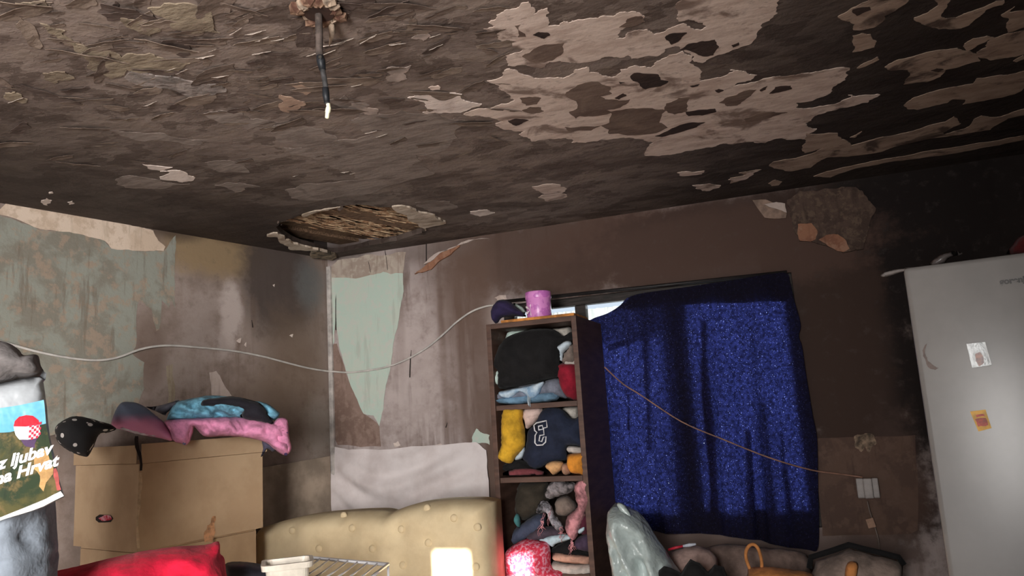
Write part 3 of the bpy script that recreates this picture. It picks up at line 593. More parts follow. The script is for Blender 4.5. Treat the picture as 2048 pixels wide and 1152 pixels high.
# corner strip and ceiling-line trim
M_corner = M('corner_strip_paint', (206, 198, 192), .7, .12, 10)
c0 = BACK.at(653, 535, .0); cz = c0.z
strip = MB().add([], []).box((CX+.016, D-.012, cz/2+.02), (.014, 0, 0), (0, .01, 0), (0, 0, cz/2-.02), .004).build('trim_1', M_corner); tag(strip, kind='structure')

# ------------------------------------------------------------------ window and curtain in the back wall
M_frame = M('dark_window_wood', (58, 50, 46), .6, .2, 12, stretch=(1, 1, 8))
M_glass = NT('window_glass'); t = M_glass; tr = t.n('ShaderNodeBsdfTransparent'); gl = t.n('ShaderNodeBsdfGlossy'); gl.inputs['Roughness'].default_value = .03; mx = t.n('ShaderNodeMixShader'); mx.inputs[0].default_value = .07
t.l(tr.outputs[0], mx.inputs[1]); t.l(gl.outputs[0], mx.inputs[2]); t.l(mx.outputs[0], t.out.inputs[0]); M_glass = t.m
wx0, wx1 = WIN_U0+CX, WIN_U1+CX
win = bpy.data.objects.new('window_1', None); COL.objects.link(win); win.location = ((wx0+wx1)/2, D+.06, WIN_Z0); WORG[win] = Vector(win.location); tag(win, kind='structure')
fy0, fy1 = D+.005, D+.06
for nm, a in (('window_jamb', (wx0, wx0+.06, WIN_Z0, WIN_Z1)), ('window_jamb', (wx1-.06, wx1, WIN_Z0, WIN_Z1)), ('window_head', (wx0+.06, wx1-.06, WIN_Z1-.045, WIN_Z1)), ('window_sill', (wx0+.06, wx1-.06, WIN_Z0, WIN_Z0+.10)), ('window_mullion', (-.63, -.50, WIN_Z0+.10, WIN_Z1-.045)), ('window_mullion', (-1.09, -1.03, WIN_Z0+.10, WIN_Z1-.045))):
    MB().aabox(a[0], a[1], fy0, fy1, a[2], a[3], .006).build(nm, M_frame, win)
for a, b in ((wx0+.06, -1.09), (-1.03, -.63), (-.50, wx1-.06)): MB().aabox(a, b, D+.03, D+.034, WIN_Z0+.10, WIN_Z1-.045).build('pane', M_glass, win)
# lace strip hanging outside the pane, seen in the gap
t = NT('white_lace'); P = t.oco(); tl = t.n('ShaderNodeBsdfTranslucent'); tl.inputs[0].default_value = (.92, .9, .8, 1); df = t.n('ShaderNodeBsdfDiffuse'); df.inputs[0].default_value = (.8, .8, .74, 1)
wv = t.ramp(t.noise(t.scaled(P, (60, 1, 4)), 3, 3), .3, .7, .35, 1.0); tl.inputs[0].default_value = (.9, .88, .78, 1)
mx = t.n('ShaderNodeMixShader'); t.l(wv, mx.inputs[0]); t.l(df.outputs[0], mx.inputs[1]); t.l(tl.outputs[0], mx.inputs[2]); t.l(mx.outputs[0], t.out.inputs[0])
lace = MB(); n = 120
for i in range(n+1):
    x = wx0+.02+(wx1-wx0-.55)*i/n; y = D+.10+.012*math.sin(i*1.1)+.006*math.sin(i*2.7)
    lace.v += [Vector((x, y, WIN_Z1-.06)), Vector((x, y+.004, WIN_Z1-.17-.012*math.sin(i*.9))), Vector((x, y, WIN_Z1-.26))]
lace.f = [(i*3+k, i*3+3+k, i*3+4+k, i*3+1+k) for i in range(n) for k in (0, 1)]
tag(lace.build('lace_curtain', t.m, smooth=True), 'white lace strip glowing in the gap above the navy curtain', 'curtain')

def curtain_mat():
    t = NT('navy_curtain_fabric'); P = t.oco()
    sp = t.noise(P, 190, 2, .6); sp2 = t.noise(P, 60, 3, .6); big = t.noise(t.scaled(P, (2, 1, .5)), 4, 3)
    k = t.math('ADD', t.math('MULTIPLY', t.ramp(sp, .54, .74), 1.6), t.math('MULTIPLY', t.ramp(sp2, .35, .7), .55))
    k = t.math('ADD', k, .16)
    vt = t.n('ShaderNodeVectorMath', operation='SCALE'); vt.inputs[0].default_value = (.019, .025, .118); t.l(k, vt.inputs['Scale'])
    vt2 = t.n('ShaderNodeVectorMath', operation='SCALE'); vt2.inputs[0].default_value = (.45, .5, .7); t.l(t.math('MULTIPLY', t.ramp(sp, .66, .78), .9), vt2.inputs['Scale'])
    ad = t.n('ShaderNodeVectorMath', operation='ADD'); t.l(vt.outputs[0], ad.inputs[0]); t.l(vt2.outputs[0], ad.inputs[1])
    tl = t.n('ShaderNodeBsdfTranslucent'); t.l(ad.outputs[0], tl.inputs[0])
    df = t.n('ShaderNodeBsdfDiffuse'); df.inputs[0].default_value = lin((24, 22, 34))
    add = t.n('ShaderNodeAddShader'); t.l(tl.outputs[0], add.inputs[0]); t.l(df.outputs[0], add.inputs[1])
    t.l(add.outputs[0], t.out.inputs[0]); return t.m
CURT = BACK.lift(.05)
cpx = [(1120, 680), (1165, 650), (1190, 636), (1215, 626), (1240, 610), (1262, 592), (1330, 580), (1400, 570), (1500, 555), (1568, 545), (1580, 565), (1588, 600), (1601, 648), (1597, 672), (1604, 694), (1612, 750), (1625, 830), (1634, 880), (1636, 980), (1638, 1060), (1634, 1100), (1616, 1100), (1560, 1090), (1478, 1074), (1400, 1068), (1313, 1063), (1240, 1052), (1140, 1045), (1128, 860)]
ob = [Vector(CURT.uv(p)) for p in cpx]; ob = [Vector((p.x, p.y)) for p in spline([(p.x, p.y, 0) for p in ob], 4, True)]
pin = [Vector(CURT.uv(p)) for p in [(1361, 797), (1405, 886), (1340, 968), (1318, 976), (1524, 818)]]
V, F = cdt(ob, grid_in(ob, .016, 4))
def curt_h(p):
    u, v = p.x, p.y; r_ = u-1.1; dn = max(0, 2.0-v)
    h = .018*math.sin(u*23+1.2*math.sin(u*5)+.3*v)+.012*math.sin(u*41+v*.8)*min(1, dn*1.2)+.014*noise.noise(Vector((u*4, v*1.2, 3)))
    h += .01*noise.noise(Vector((u*16, v*2, 7)))
    for c_, w_ in ((1.43, .016), (1.53, .012), (1.60, .015), (1.68, .013), (1.93, .012), (2.30, .016), (2.42, .013), (2.50, .016)):
        h += .034*math.exp(-((u+.05*(2-v)*(1 if c_ > 2 else -.4)-c_)/w_)**2)*min(1, dn*(2.2 if c_ < 1.8 else .9))
    return h*min(1, .35+dn)
hb = [CURT.pt(p.x, p.y, curt_h(p)) for p in V]
holes_r = [.012, .007, .007, .008, .005]
Fk = [q for q in F]
curt = obj('window_curtain', hb, [tuple(q) for q in Fk], curtain_mat(), smooth=True)
tag(curt, 'dark navy blue curtain with folds hung over the window', 'curtain')
hem = layer('hem', [(1230, 618), (1262, 594), (1330, 582), (1400, 572), (1500, 557), (1566, 547), (1578, 566), (1586, 602), (1500, 606), (1400, 608), (1330, 612), (1280, 622)], CURT, -.02, .002, M('curtain_hem', (22, 20, 30), .9), curt, .01, 1)
for q in ([(1286, 615), (1296, 612), (1300, 760), (1303, 900), (1294, 900), (1288, 760)], [(1326, 610), (1344, 606), (1352, 700), (1358, 800), (1346, 800), (1336, 700)], [(1215, 690), (1262, 676), (1300, 668), (1262, 686), (1216, 702)], [(1254, 640), (1262, 640), (1258, 860), (1252, 860)],
          [(1488, 860), (1500, 860), (1506, 960), (1510, 1050), (1488, 1050), (1490, 960)], [(1518, 800), (1526, 800), (1540, 920), (1552, 1050), (1534, 1050), (1526, 920)], [(1555, 860), (1562, 860), (1576, 960), (1588, 1050), (1574, 1050), (1562, 960)], [(1400, 640), (1412, 640), (1432, 900), (1440, 1045), (1420, 1045), (1412, 900)]):
    layer('fold_shade_strip', q, CURT, -.036, .001, curt.data.materials[0], curt, .02, 2)  # unseen strips added behind the cloth, blocking backlight as dark folds
# pinholes: cut tiny real holes into the cloth
bm = bmesh.new(); bm.from_mesh(curt.data)
for c, r_ in zip(pin, holes_r):
    w = CURT.pt(c.x, c.y, 0)-WORG[curt]
    f = min(bm.faces, key=lambda q: (q.calc_center_median().x-w.x)**2+(q.calc_center_median().z-w.z)**2)
    ctr = f.calc_center_median(); res = bmesh.ops.inset_individual(bm, faces=[f], thickness=0.0001)
    for v_ in f.verts: v_.co = ctr+(v_.co-ctr)*(r_/.012*.55)
    bm.faces.remove(f)
bm.to_mesh(curt.data); bm.free(); curt.data.polygons.foreach_set('use_smooth', [True]*len(curt.data.polygons))
# rail the curtain hangs from
tag(MB().tube([BACK.at(1012, 604, .03), BACK.at(1290, 576, .03), BACK.at(1574, 546, .03)], .009, 8).build('curtain_rail', M('rail_metal', (40, 36, 36), .5), smooth=True), 'thin dark rail holding the navy curtain along the window head', 'curtain rail')

# ------------------------------------------------------------------ bookcase and what lies in it
BY = 3.30; bx0, bx1, bz = -1.372, -0.925, 1.815
M_case = M('brown_laminate', (92, 68, 58), .55, .2, 6, c2=(72, 52, 44), stretch=(1, 1, 6), bump=.05)
M_case_in = M('brown_laminate_panel', (98, 78, 68), .6, .2, 6, bump=.05)
case = thing('bookcase', ((bx0+bx1)/2, BY+.25, 0), 'tall narrow brown bookcase stuffed with clothes beside the curtained window', 'bookcase')
by1 = D-.105
for x in (bx0, bx1-.024): MB().aabox(x, x+.024, BY, by1, 0, bz, .002).build('side_panel', M_case, case)
MB().aabox(bx0+.024, bx1-.024, BY, by1, bz-.024, bz, .002).build('top_panel', M_case, case)
MB().aabox(bx0+.024, bx1-.024, by1-.01, by1-.002, .06, bz-.024).build('back_panel', M_case_in, case)
shelf_z = [1.405, 1.075, .655, .35, .06]
for z in shelf_z: MB().aabox(bx0+.026, bx1-.026, BY+.004, by1-.012, z, z+.024, .002).build('shelf', M_case, case)
MB().aabox(bx0+.026, bx1-.026, BY+.02, BY+.035, .0, .058).build('plinth', M_case, case)
K5 = lambda p: crop(940, 560, 3.84, p)
K6 = lambda p: crop(940, 800, 3.273, p)
def F(name, c, **k): return M('cloth_'+name, c, .9, k.pop('var', .1), k.pop('scale', 18), bump=k.pop('bump', .55), bscale=k.pop('bscale', 24), bdist=k.pop('bdist', .014), sheen=.04, spec=.15, **k)
GS = 'clothes stuffed into the bookcase'
def gar(name, pts, y, T, mat, label, cat='clothes', **k): return puff(name, pts, frontal(y), T, mat, None, label, cat, GS, **k)
S1, S2, S3 = 1.429, 1.099, .679
gar('mint_cloth', K5([(275, 445), (310, 390), (440, 380), (470, 400), (420, 470), (300, 500)]), 3.50, .04, F('mint', (196, 214, 206)), 'pale mint cloth peeking out above the black jacket')
gar('white_cloth', K5([(620, 380), (700, 366), (775, 364), (790, 470), (700, 500), (640, 430)]), 3.50, .04, F('offwhite', (206, 198, 188)), 'off-white cloth at the back of the top shelf, right of the black jacket')
gar('black_jacket', K5([(170, 700), (165, 660), (200, 590), (250, 480), (300, 430), (400, 395), (500, 370), (620, 375), (680, 400), (720, 430), (770, 400), (800, 410), (800, 460), (740, 465), (690, 510), (685, 560), (690, 640), (690, 700), (680, 745), (560, 775), (400, 820), (230, 840), (225, 760), (218, 700), (190, 715)]), 3.375, .085, F('black', (30, 29, 30)), 'black jacket heaped on the top shelf of the bookcase', res=.014, fold=(12, .9, .3))
gar('pale_blue_garment', K5([(670, 515), (700, 490), (740, 465), (785, 480), (760, 520), (720, 560), (710, 620), (695, 640), (690, 560)]), 3.34, .03, F('iceblue', (190, 204, 214)), 'crumpled ice-blue garment wedged right of the black jacket', fold=(30, .5, .5), res=.008)
gar('taupe_garment', K5([(725, 560), (760, 520), (800, 480), (815, 560), (816, 650), (700, 645), (710, 610)]), 3.38, .05, F('taupe', (128, 114, 106)), 'taupe folded garment above the dark red cloth')
gar('white_garment', K5([(692, 640), (700, 612), (815, 618), (822, 650), (760, 655)]), 3.36, .035, F('cream', (214, 204, 196)), 'narrow white fold lying on the dark red cloth')
gar('dark_red_cloth', K5([(690, 645), (760, 640), (830, 655), (848, 780), (850, 918), (770, 918), (720, 870), (690, 780)]), 3.365, .07, F('darkred', (142, 30, 48)), 'dark red cloth bundled at the right of the top shelf')
gar('mint_sleeve', K5([(190, 760), (215, 690), (228, 740), (226, 812), (195, 790)]), 3.345, .025, F('mint', (196, 214, 206)), 'small mint sleeve end hanging beside the black jacket', res=.008)
gar('grey_folded_trousers', K5([(195, 885), (300, 830), (560, 775), (690, 755), (760, 905), (620, 900), (400, 935), (225, 930)]), 3.395, .06, F('greyblue', (126, 130, 144)), 'grey folded trousers under the black jacket')
gar('folded_jeans', K5([(218, 948), (235, 905), (400, 880), (560, 865), (662, 858), (668, 925), (450, 950), (300, 956)]), 3.36, .05, F('jeans', (112, 146, 172)), 'mid-blue folded jeans at the bottom of the top shelf pile', fold=(20, 1.5, .3))
gar('light_denim_shorts', K5([(230, 855), (400, 822), (500, 797), (575, 777), (550, 830), (530, 880), (470, 920), (430, 885), (380, 858), (310, 906), (240, 900)]), 3.325, .022, F('lightdenim', (196, 212, 222), c2=(120, 150, 178)), 'frayed light denim shorts draped over the blue folded jeans', fold=(30, .3, .6), res=.008)
fr = MB()
for (x, y0, y1) in ((445, 890, 960), (452, 900, 970), (462, 900, 975)): fr.tube([frontal(3.297).at(*K5([(x, y0)])[0]), frontal(3.292).at(*K5([(x-3, (y0+y1)/2)])[0]), frontal(3.29).at(*K5([(x+2, y1)])[0])], .0016, 5)
fr.build('frayed_threads', F('iceblue', (190, 204, 214)), bpy.data.objects['light_denim_shorts'])
# second shelf
gar('white_towel', K6([(600, 50), (700, 36), (712, 60), (712, 130), (660, 135), (610, 100)]), 3.46, .04, F('offwhite', (206, 198, 188)), 'off-white cloth behind the navy sweatshirt')
gar('mustard_trousers', K6([(220, 55), (290, 48), (345, 52), (350, 100), (345, 130), (360, 200), (358, 300), (300, 370), (270, 415), (215, 405), (185, 370), (205, 310), (210, 200)]), 3.34, .05, F('mustard', (214, 166, 50)), 'mustard yellow trousers folded at the left of the middle shelf', fold=(16, .4, .45), res=.012)
gar('beige_cloth', K6([(345, 52), (400, 48), (470, 50), (478, 90), (430, 150), (375, 190), (358, 150)]), 3.36, .04, F('beigepink', (206, 180, 172)), 'pinkish beige cloth between the mustard trousers and navy sweatshirt')
sw = gar('navy_sweatshirt', K6([(475, 60), (560, 45), (620, 70), (660, 115), (690, 120), (735, 95), (748, 180), (745, 300), (640, 300), (635, 390), (600, 400), (520, 412), (430, 455), (360, 400), (345, 370), (370, 290), (380, 200), (430, 150)]), 3.365, .06, F('navy', (38, 44, 62)), 'navy sweatshirt with white outlined letter on the middle shelf', fold=(10, .6, .25), res=.012)
emb = [frontal(3.286).at(*q) for q in K6([(418, 165), (435, 150), (500, 135), (505, 178), (478, 185), (474, 166), (448, 172), (450, 196), (482, 190), (485, 228), (458, 232), (452, 268), (470, 272), (480, 243), (498, 240), (495, 275), (475, 294), (438, 296), (425, 280), (427, 232), (438, 212), (424, 200)])]
MB().tube(emb, .0032, 6, True).build('letter_outline', F('print_white', (222, 222, 226), bump=0), sw)
gar('white_sock', K6([(290, 388), (320, 340), (352, 300), (362, 330), (345, 378), (318, 392)]), 3.36, .02, F('iceblue', (190, 204, 214)), 'white cloth end below the mustard trousers', res=.008)
gar('white_fold', K6([(640, 298), (700, 302), (748, 312), (750, 350), (650, 350)]), 3.37, .035, F('cream', (214, 204, 196)), 'white folded cloth above the orange cloth')
gar('black_garment', K6([(215, 425), (290, 390), (360, 398), (430, 450), (420, 478), (300, 470), (218, 465)]), 3.40, .05, F('black', (30, 29, 30)), 'flat black garment under the mustard trousers')
gar('dusty_red_garment', K6([(212, 478), (300, 450), (430, 452), (500, 478), (480, 492), (360, 494), (218, 494)]), 3.345, .035, F('dustyred', (134, 70, 76)), 'dusty red folded garment at the bottom of the middle shelf')
gar('tan_cloth', K6([(490, 432), (515, 408), (560, 398), (612, 408), (604, 452), (580, 474), (550, 492), (515, 460)]), 3.325, .03, F('tan', (214, 166, 116)), 'tan cloth corner hanging below the navy sweatshirt', res=.01)
gar('rolled_tan_sock', K6([(605, 425), (625, 412), (645, 422), (662, 470), (640, 492), (608, 480)]), 3.33, .03, F('tan2', (176, 136, 112)), 'small rolled brownish sock left of the orange cloth', res=.008)
gar('orange_cloth', K6([(640, 358), (700, 350), (752, 348), (762, 420), (762, 488), (700, 490), (655, 470), (635, 400)]), 3.335, .045, F('orange', (224, 146, 56)), 'bright orange cloth at the right end of the middle shelf', fold=(22, .8, .5))
# third shelf
gar('dark_brown_garment', K6([(300, 660), (330, 540), (420, 528), (510, 532), (505, 600), (520, 660), (450, 750), (360, 790), (310, 760)]), 3.42, .07, F('darkbrown', (58, 52, 44)), 'dark brown garment at the back of the third shelf')
gar('grey_fluffy_scarf', K6([(498, 620), (520, 545), (570, 526), (640, 535), (690, 540), (670, 600), (600, 625), (530, 650)]), 3.36, .04, F('fluffgrey', (150, 142, 144), var=.3, bump=.8, bscale=40, bdist=.02), 'grey fluffy scarf at the top of the third shelf', fold=(40, .7, .8), res=.008, rough=.2)
gar('taupe_knit', K6([(556, 680), (580, 640), (640, 630), (700, 690), (680, 740), (620, 760), (570, 745)]), 3.355, .05, F('taupe', (128, 114, 106)), 'round taupe knit bundle in the middle of the third shelf')
gar('pink_fringed_scarf', K6([(680, 590), (700, 535), (740, 522), (775, 530), (785, 620), (782, 700), (745, 780), (715, 850), (690, 912), (662, 905), (625, 835), (645, 750), (705, 700)]), 3.325, .035, F('dustypink', (210, 146, 152), var=.2, bump=.7, bscale=50, bdist=.01), 'dusty pink fringed scarf hanging at the right of the third shelf', fold=(34, .4, .8), res=.009, rough=.15)
gar('silver_tinsel_scarf', K6([(430, 730), (455, 665), (500, 660), (530, 690), (560, 760), (615, 835), (585, 862), (530, 810), (500, 740), (460, 745)]), 3.318, .022, F('silver', (186, 182, 190), var=.4, bump=.9, bscale=60, bdist=.02), 'silvery grey tinsel-like scarf draped in front of the taupe knit', fold=(60, .2, .9), res=.007, rough=.3)
thr = MB(); rq = random.Random(5)
for i in range(26):
    x, y = rq.choice([(480, 740), (470, 790), (670, 900), (665, 930), (600, 830), (520, 720)]); pp = []
    for k in range(5): pp.append(frontal(3.292).at(*K6([(x+rq.uniform(-12, 12)+k*rq.uniform(-6, 6), y+k*rq.uniform(8, 26))])[0]))
    thr.tube(spline(pp, 3), .0009, 4)
q = thr.build('loose_fringe', F('dustypink', (210, 146, 152)), bpy.data.objects['pink_fringed_scarf']); q['kind'] = 'stuff'
gar('teal_sock', K6([(285, 785), (305, 742), (325, 760), (332, 800), (325, 838), (300, 815)]), 3.34, .02, F('teal', (70, 122, 124)), 'small teal sock at the left of the third shelf', res=.008)
gar('slate_garment', K6([(275, 920), (290, 845), (360, 790), (430, 745), (490, 745), (490, 850), (400, 910), (300, 945)]), 3.375, .05, F('slate', (70, 76, 96)), 'slate blue garment at the left of the third shelf')
gar('plum_garment', K6([(360, 905), (440, 835), (560, 828), (610, 880), (520, 905), (420, 935)]), 3.34, .035, F('plumgrey', (76, 66, 76)), 'plum-grey garment below the silvery scarf')
gar('aqua_shirt', K6([(448, 912), (520, 888), (600, 876), (655, 884), (662, 910), (600, 930), (560, 945), (540, 962), (500, 940)]), 3.325, .02, F('aqua', (190, 212, 222)), 'pale aqua shirt edge above the red knit bundle', res=.008)
gar('maroon_garment', K6([(735, 745), (785, 725), (794, 800), (794, 870), (735, 878), (720, 820)]), 3.38, .05, F('maroon', (82, 36, 50)), 'maroon garment behind the pink scarf')
gar('white_strap', K6([(705, 850), (745, 825), (756, 832), (745, 860), (715, 876)]), 3.325, .014, F('aqua', (190, 212, 222)), 'small white strap beside the pink scarf', res=.007)
gar('purple_garment', K6([(690, 910), (740, 880), (795, 868), (805, 990), (720, 985), (680, 950)]), 3.37, .05, F('purple', (74, 60, 80)), 'dark purple garment at the right of the third shelf')
gar('black_trousers', K6([(540, 965), (600, 925), (665, 912), (720, 985), (806, 1000), (808, 1040), (640, 1020), (540, 1000)]), 3.385, .05, F('black', (30, 29, 30)), 'black trousers crumpled above the peach cloth')
gar('peach_cloth', K6([(530, 1010), (575, 998), (640, 1008), (720, 1015), (806, 1030), (808, 1070), (700, 1072), (600, 1062), (545, 1045)]), 3.34, .035, F('peach', (222, 170, 148)), 'peach cloth folded on the white towel in the third shelf')
gar('white_blanket', K6([(530, 1055), (640, 1070), (810, 1078), (818, 1130), (740, 1148), (600, 1146), (540, 1110)]), 3.355, .045, F('cream', (214, 204, 196)), 'white towel at the bottom right of the third shelf')
M_knit = M('red_white_knit', (206, 52, 76), .95, .2, 70, c2=(220, 150, 170), bump=.6, bscale=120, lo=.45, hi=.62)
gar('red_knit_jumper', K6([(207, 1140), (215, 1060), (240, 985), (310, 932), (380, 906), (450, 920), (505, 932), (528, 990), (532, 1085), (600, 1122), (606, 1160), (540, 1168), (400, 1170), (230, 1168)]), 3.31, .07, M_knit, 'bright red flecked knit jumper bundled at the bottom of the third shelf', fold=(14, .6, .4), res=.012)

# on top of the bookcase
tz = bz
can = thing('pink_canister', frontal(3.42).at(1079, 634), 'pink floral canister with lid on top of the bookcase', 'canister')
can.location.z = tz+.016; WORG[can] = Vector(can.location); cw = WORG[can]
M_pink = M('pink_enamel', (214, 138, 200), .35, .08, 30, c2=(190, 108, 182), spec=.5, lo=.5, hi=.56)
CB = MB().lathe(cw, [(.058, 0), (.060, .004), (.060, .096), (.058, .100)], 36).build('body', M_pink, can, True)
CL = MB().lathe(cw+Vector((0, 0, .096)), [(.062, 0), (.063, .003), (.063, .030), (.061, .034), (.02, .036), (.001, .036)], 36).build('lid', M_pink, can, True)
MB().lathe(cw+Vector((0, 0, .131)), [(.004, 0), (.006, .004), (.004, .009), (.001, .010)], 12).build('knob', M_frame, CL, True)
pet = MB()
for a in range(5):
    an = a*1.25; c = cw+Vector((-.026, -.0545, .040)); pet.add([c, c+Vector((math.cos(an)*.020-math.sin(an)*.006, -.003, math.sin(an)*.024+math.cos(an)*.006)), c+Vector((math.cos(an)*.028, -.001, math.sin(an)*.032)), c+Vector((math.cos(an)*.020+math.sin(an)*.006, -.003, math.sin(an)*.024-math.cos(an)*.006))], [(0, 1, 2, 3)])
pet.build('flower_decal', M('decal_white', (226, 206, 214), .4), CB)
ora = MB(); p0, p1 = frontal(3.32).at(1003, 645), frontal(3.32).at(1160, 633)
ora.aabox(p0.x, bx1-.01, 3.31, 3.55, tz, tz+.014, .003)
tag(ora.build('orange_folder', M('orange_card', (214, 140, 68), .7, .15, 20)), 'orange printed folder lying flat under the pink canister', 'folder')
puff('navy_bag', K5([(165, 240), (190, 190), (235, 152), (300, 160), (360, 210), (420, 262), (425, 282), (330, 278), (245, 290), (215, 328), (185, 325)]), frontal(3.40), .05, F('navybag', (48, 40, 72)), None, 'small navy purple cloth bag at the left end of the bookcase top', 'bag', fold=(16, 1.2, .4), res=.012, zmin=tz)
puff('mint_envelope', K5([(330, 175), (400, 205), (425, 245), (415, 262), (370, 225)]), frontal(3.50), .008, F('mint', (196, 214, 206)), None, 'pale mint paper behind the navy bag', 'paper', res=.01, zmin=tz)

# ------------------------------------------------------------------ cloth sheet on the wall behind the sofa, cardboard sheet, sofa
spx = [(668, 893), (700, 899), (740, 898), (800, 896), (870, 890), (920, 886), (955, 884), (975, 900), (982, 960), (985, 1060), (900, 1075), (780, 1075), (680, 1070), (664, 1000)]
so = [Vector(BACK.uv(p)) for p in spx]; so = jag(so, .03, 2, 3)
V, F_ = cdt(so, grid_in(so, .02, 8)); u0 = min(p.x for p in so); u1 = max(p.x for p in so); v1 = max(p.y for p in so)
def sheet_h(p):
    a = (p.x-u0)/(u1-u0); d = (v1-p.y)
    sw = .036*(1-2*abs(noise.noise(Vector((0.4, (d-.30*math.sin(math.pi*a))*7, 2)))))+.016*(1-2*abs(noise.noise(Vector((a*5+d*3, d*2, 9)))))
    s_ = d-.20*math.sin(math.pi*a)-.05*math.sin(2*math.pi*a)+.02*noise.noise(Vector((a*3, d*6, 1)))
    sg = .5+.5*math.sin(s_*42); k_ = min(1, a*5)*min(1, (1-a)*5)
    return .012+(max(0, sw)*.5+.030*sg*k_)*min(1, d*7)
tag(obj('wall_sheet', [BACK.pt(p.x, p.y, sheet_h(p)) for p in V], [tuple(q) for q in F_], M('grimy_white_sheet', (226, 217, 216), .9, .05, 4, c2=(204, 192, 190), bump=.1), smooth=True), 'grimy white cloth sheet pinned to the wall behind the sofa', 'sheet')
M_card = M('cardboard', (182, 156, 126), .85, .08, 5, c2=(168, 141, 112), bump=.08, bscale=40)
M_card2 = M('dull_cardboard', (178, 160, 142), .85, .1, 5, bump=.08)
LB = LEFT.lift(.012); q0, q1 = Vector(LB.uv((520, 936))), Vector(LB.uv((651, 913)))
cs = MB(); pts = [LB.pt(q0.x, q0.y), LB.pt(.03, q1.y), LB.pt(.03, .0), LB.pt(q0.x, .0)]
cs.add(pts+[p+NL*.006 for p in pts], [(3, 2, 1, 0), (4, 5, 6, 7)]+[(i, (i+1) % 4, (i+1) % 4+4, i+4) for i in range(4)])
tag(cs.build('cardboard_sheet', M_card2), 'flat grubby cardboard sheet leaning against the left wall in the corner', 'cardboard')

sofa = thing('sofa', (-1.9, 2.9, 0), 'beige buttoned sofa with a wavy tufted backrest below the white sheet', 'sofa')
M_sofa = M('beige_upholstery', (204, 186, 152), .8, .06, 8, c2=(190, 171, 138), bump=.12, bscale=120)
SP = frontal(SOFA_Y)
tpx = [(528, 1054), (562, 1043), (600, 1034), (650, 1027), (720, 1022), (762, 1022), (780, 1026), (795, 1020), (830, 1008), (880, 1001), (930, 999), (965, 1000), (985, 1005)]
top = [Vector(SP.uv(p)) for p in tpx]; top = [Vector((p.x, p.y)) for p in spline([(p.x, p.y, 0) for p in top], 4)]
xl, xr_ = top[0].x, top[-1].x
poly = [Vector((xl-.02, .35)), Vector((xr_, .35))]+[Vector((xr_, .5)), Vector((xr_, .7)), Vector((xr_, .85))]+list(reversed(top))+[Vector((xl-.02, .8)), Vector((xl-.02, .6))]
btn_px = [(607, 1055), (725, 1050), (822, 1052), (660, 1090), (765, 1090), (875, 1078), (925, 1030), (970, 1048), (868, 1012), (700, 1028), (825, 1122), (930, 1105), (968, 1125), (715, 1130), (607, 1128)]
btn = [Vector(SP.uv(p)) for p in btn_px]
V, F_ = cdt(poly, grid_in(poly, .014, 2)); n = len(V)
def back_h(p):
    e = dist_edge((p.x, p.y), poly) if p.y > .37 else .2
    prof = math.sqrt(max(0, 1-(1-min(1, e/.06))**2)); d = 0
    for b in btn:
        r = (p-b).length; d += .016*math.exp(-(r/.035)**2)
    return .10*prof-d*prof
hv = [back_h(p) for p in V]; fr_ = [SP.pt(p.x, p.y, h) for p, h in zip(V, hv)]; bk_ = [SP.pt(p.x, p.y, -.10) for p in V]; cnt = set(); ff = [tuple(q) for q in F_]+[tuple(i+n for i in reversed(q)) for q in F_]
for q in F_:
    for i in range(len(q)): cnt.add((q[i], q[(i+1) % len(q)]))
for a, b in cnt:
    if (b, a) not in cnt: ff.append((b, a, a+n, b+n))
BREST = obj('backrest', fr_+bk_, ff, M_sofa, sofa, True)
for b in btn[:13]:
    h = back_h(b); c = SP.pt(b.x, b.y, h+.002); m = MB()
    for r, y in ((.017, 0), (.016, -.006), (.010, -.009), (.001, -.010)):
        m.v += [c+Vector((r*math.cos(k*math.pi/7), y, r*math.sin(k*math.pi/7))) for k in range(14)]
    m.f = [(i*14+k, i*14+(k+1) % 14, i*14+14+(k+1) % 14, i*14+14+k) for i in range(3) for k in range(14)]
    m.build('button', M_sofa, BREST, True)
MB().aabox(xl+.24, xr_, 2.53, 3.04, .26, .45, .05).build('seat_cushion', M_sofa, sofa, True)
MB().aabox(xl+.24, xr_, 2.56, 3.24, .06, .25, .01).build('base', M('sofa_base', (120, 92, 66), .7), sofa)
for x in (xl+.29, xr_-.05):
    for y in (2.62, 3.18): MB().aabox(x-.025, x+.025, y-.025, y+.025, 0, .06, .003).build('leg', M_frame, sofa)

# ------------------------------------------------------------------ cardboard boxes and the clothes on top
K = Vector((-2.45, 2.285, 0)); e1 = -DL; e2 = -NL; L_, W_ = .575, .49
z0, z1 = .955, 1.362
def panel(name, a, b, za, zb, mat, parent, th=.004, inward=None):
    a, b = Vector(a), Vector(b); c = (a+b)/2; d = (b-a)/2; nn = Vector((-d.y, d.x, 0)).normalized()
    return MB().box(Vector((c.x, c.y, (za+zb)/2)), d, nn*th/2, (0, 0, (zb-za)/2), .0008).build(name, mat, parent)
big = thing('cardboard_box', (K.x+e1.x*.28+e2.x*.2, K.y+e1.y*.28+e2.y*.2, z0), 'large open cardboard box with clothes piled on top', 'cardboard box')
A, B, Cc, Dd = K, K+e1*L_, K+e1*L_+e2*W_, K+e2*W_
panel('long_panel', A, B, z0, 1.285, M_card, big); panel('end_panel', A, Dd, z0, 1.285, M_card, big); panel('long_panel', Dd, Cc, z0, 1.285, M_card, big); panel('end_panel', B, Cc, z0, 1.285, M_card, big)
panel('top_flap', A+NL*.004+e1*.006, B+NL*.012+e1*.015, 1.287, z1, M_card, big); panel('top_flap', A-e1*.004+e2*.012, Dd-e1*.01, 1.287, z1-.004, M_card, big)
MB().box((A+Cc)/2+Vector((0, 0, z0+.006)), e1*(L_/2-.004), e2*(W_/2-.004), (0, 0, .003)).build('bottom_panel', M_card, big)
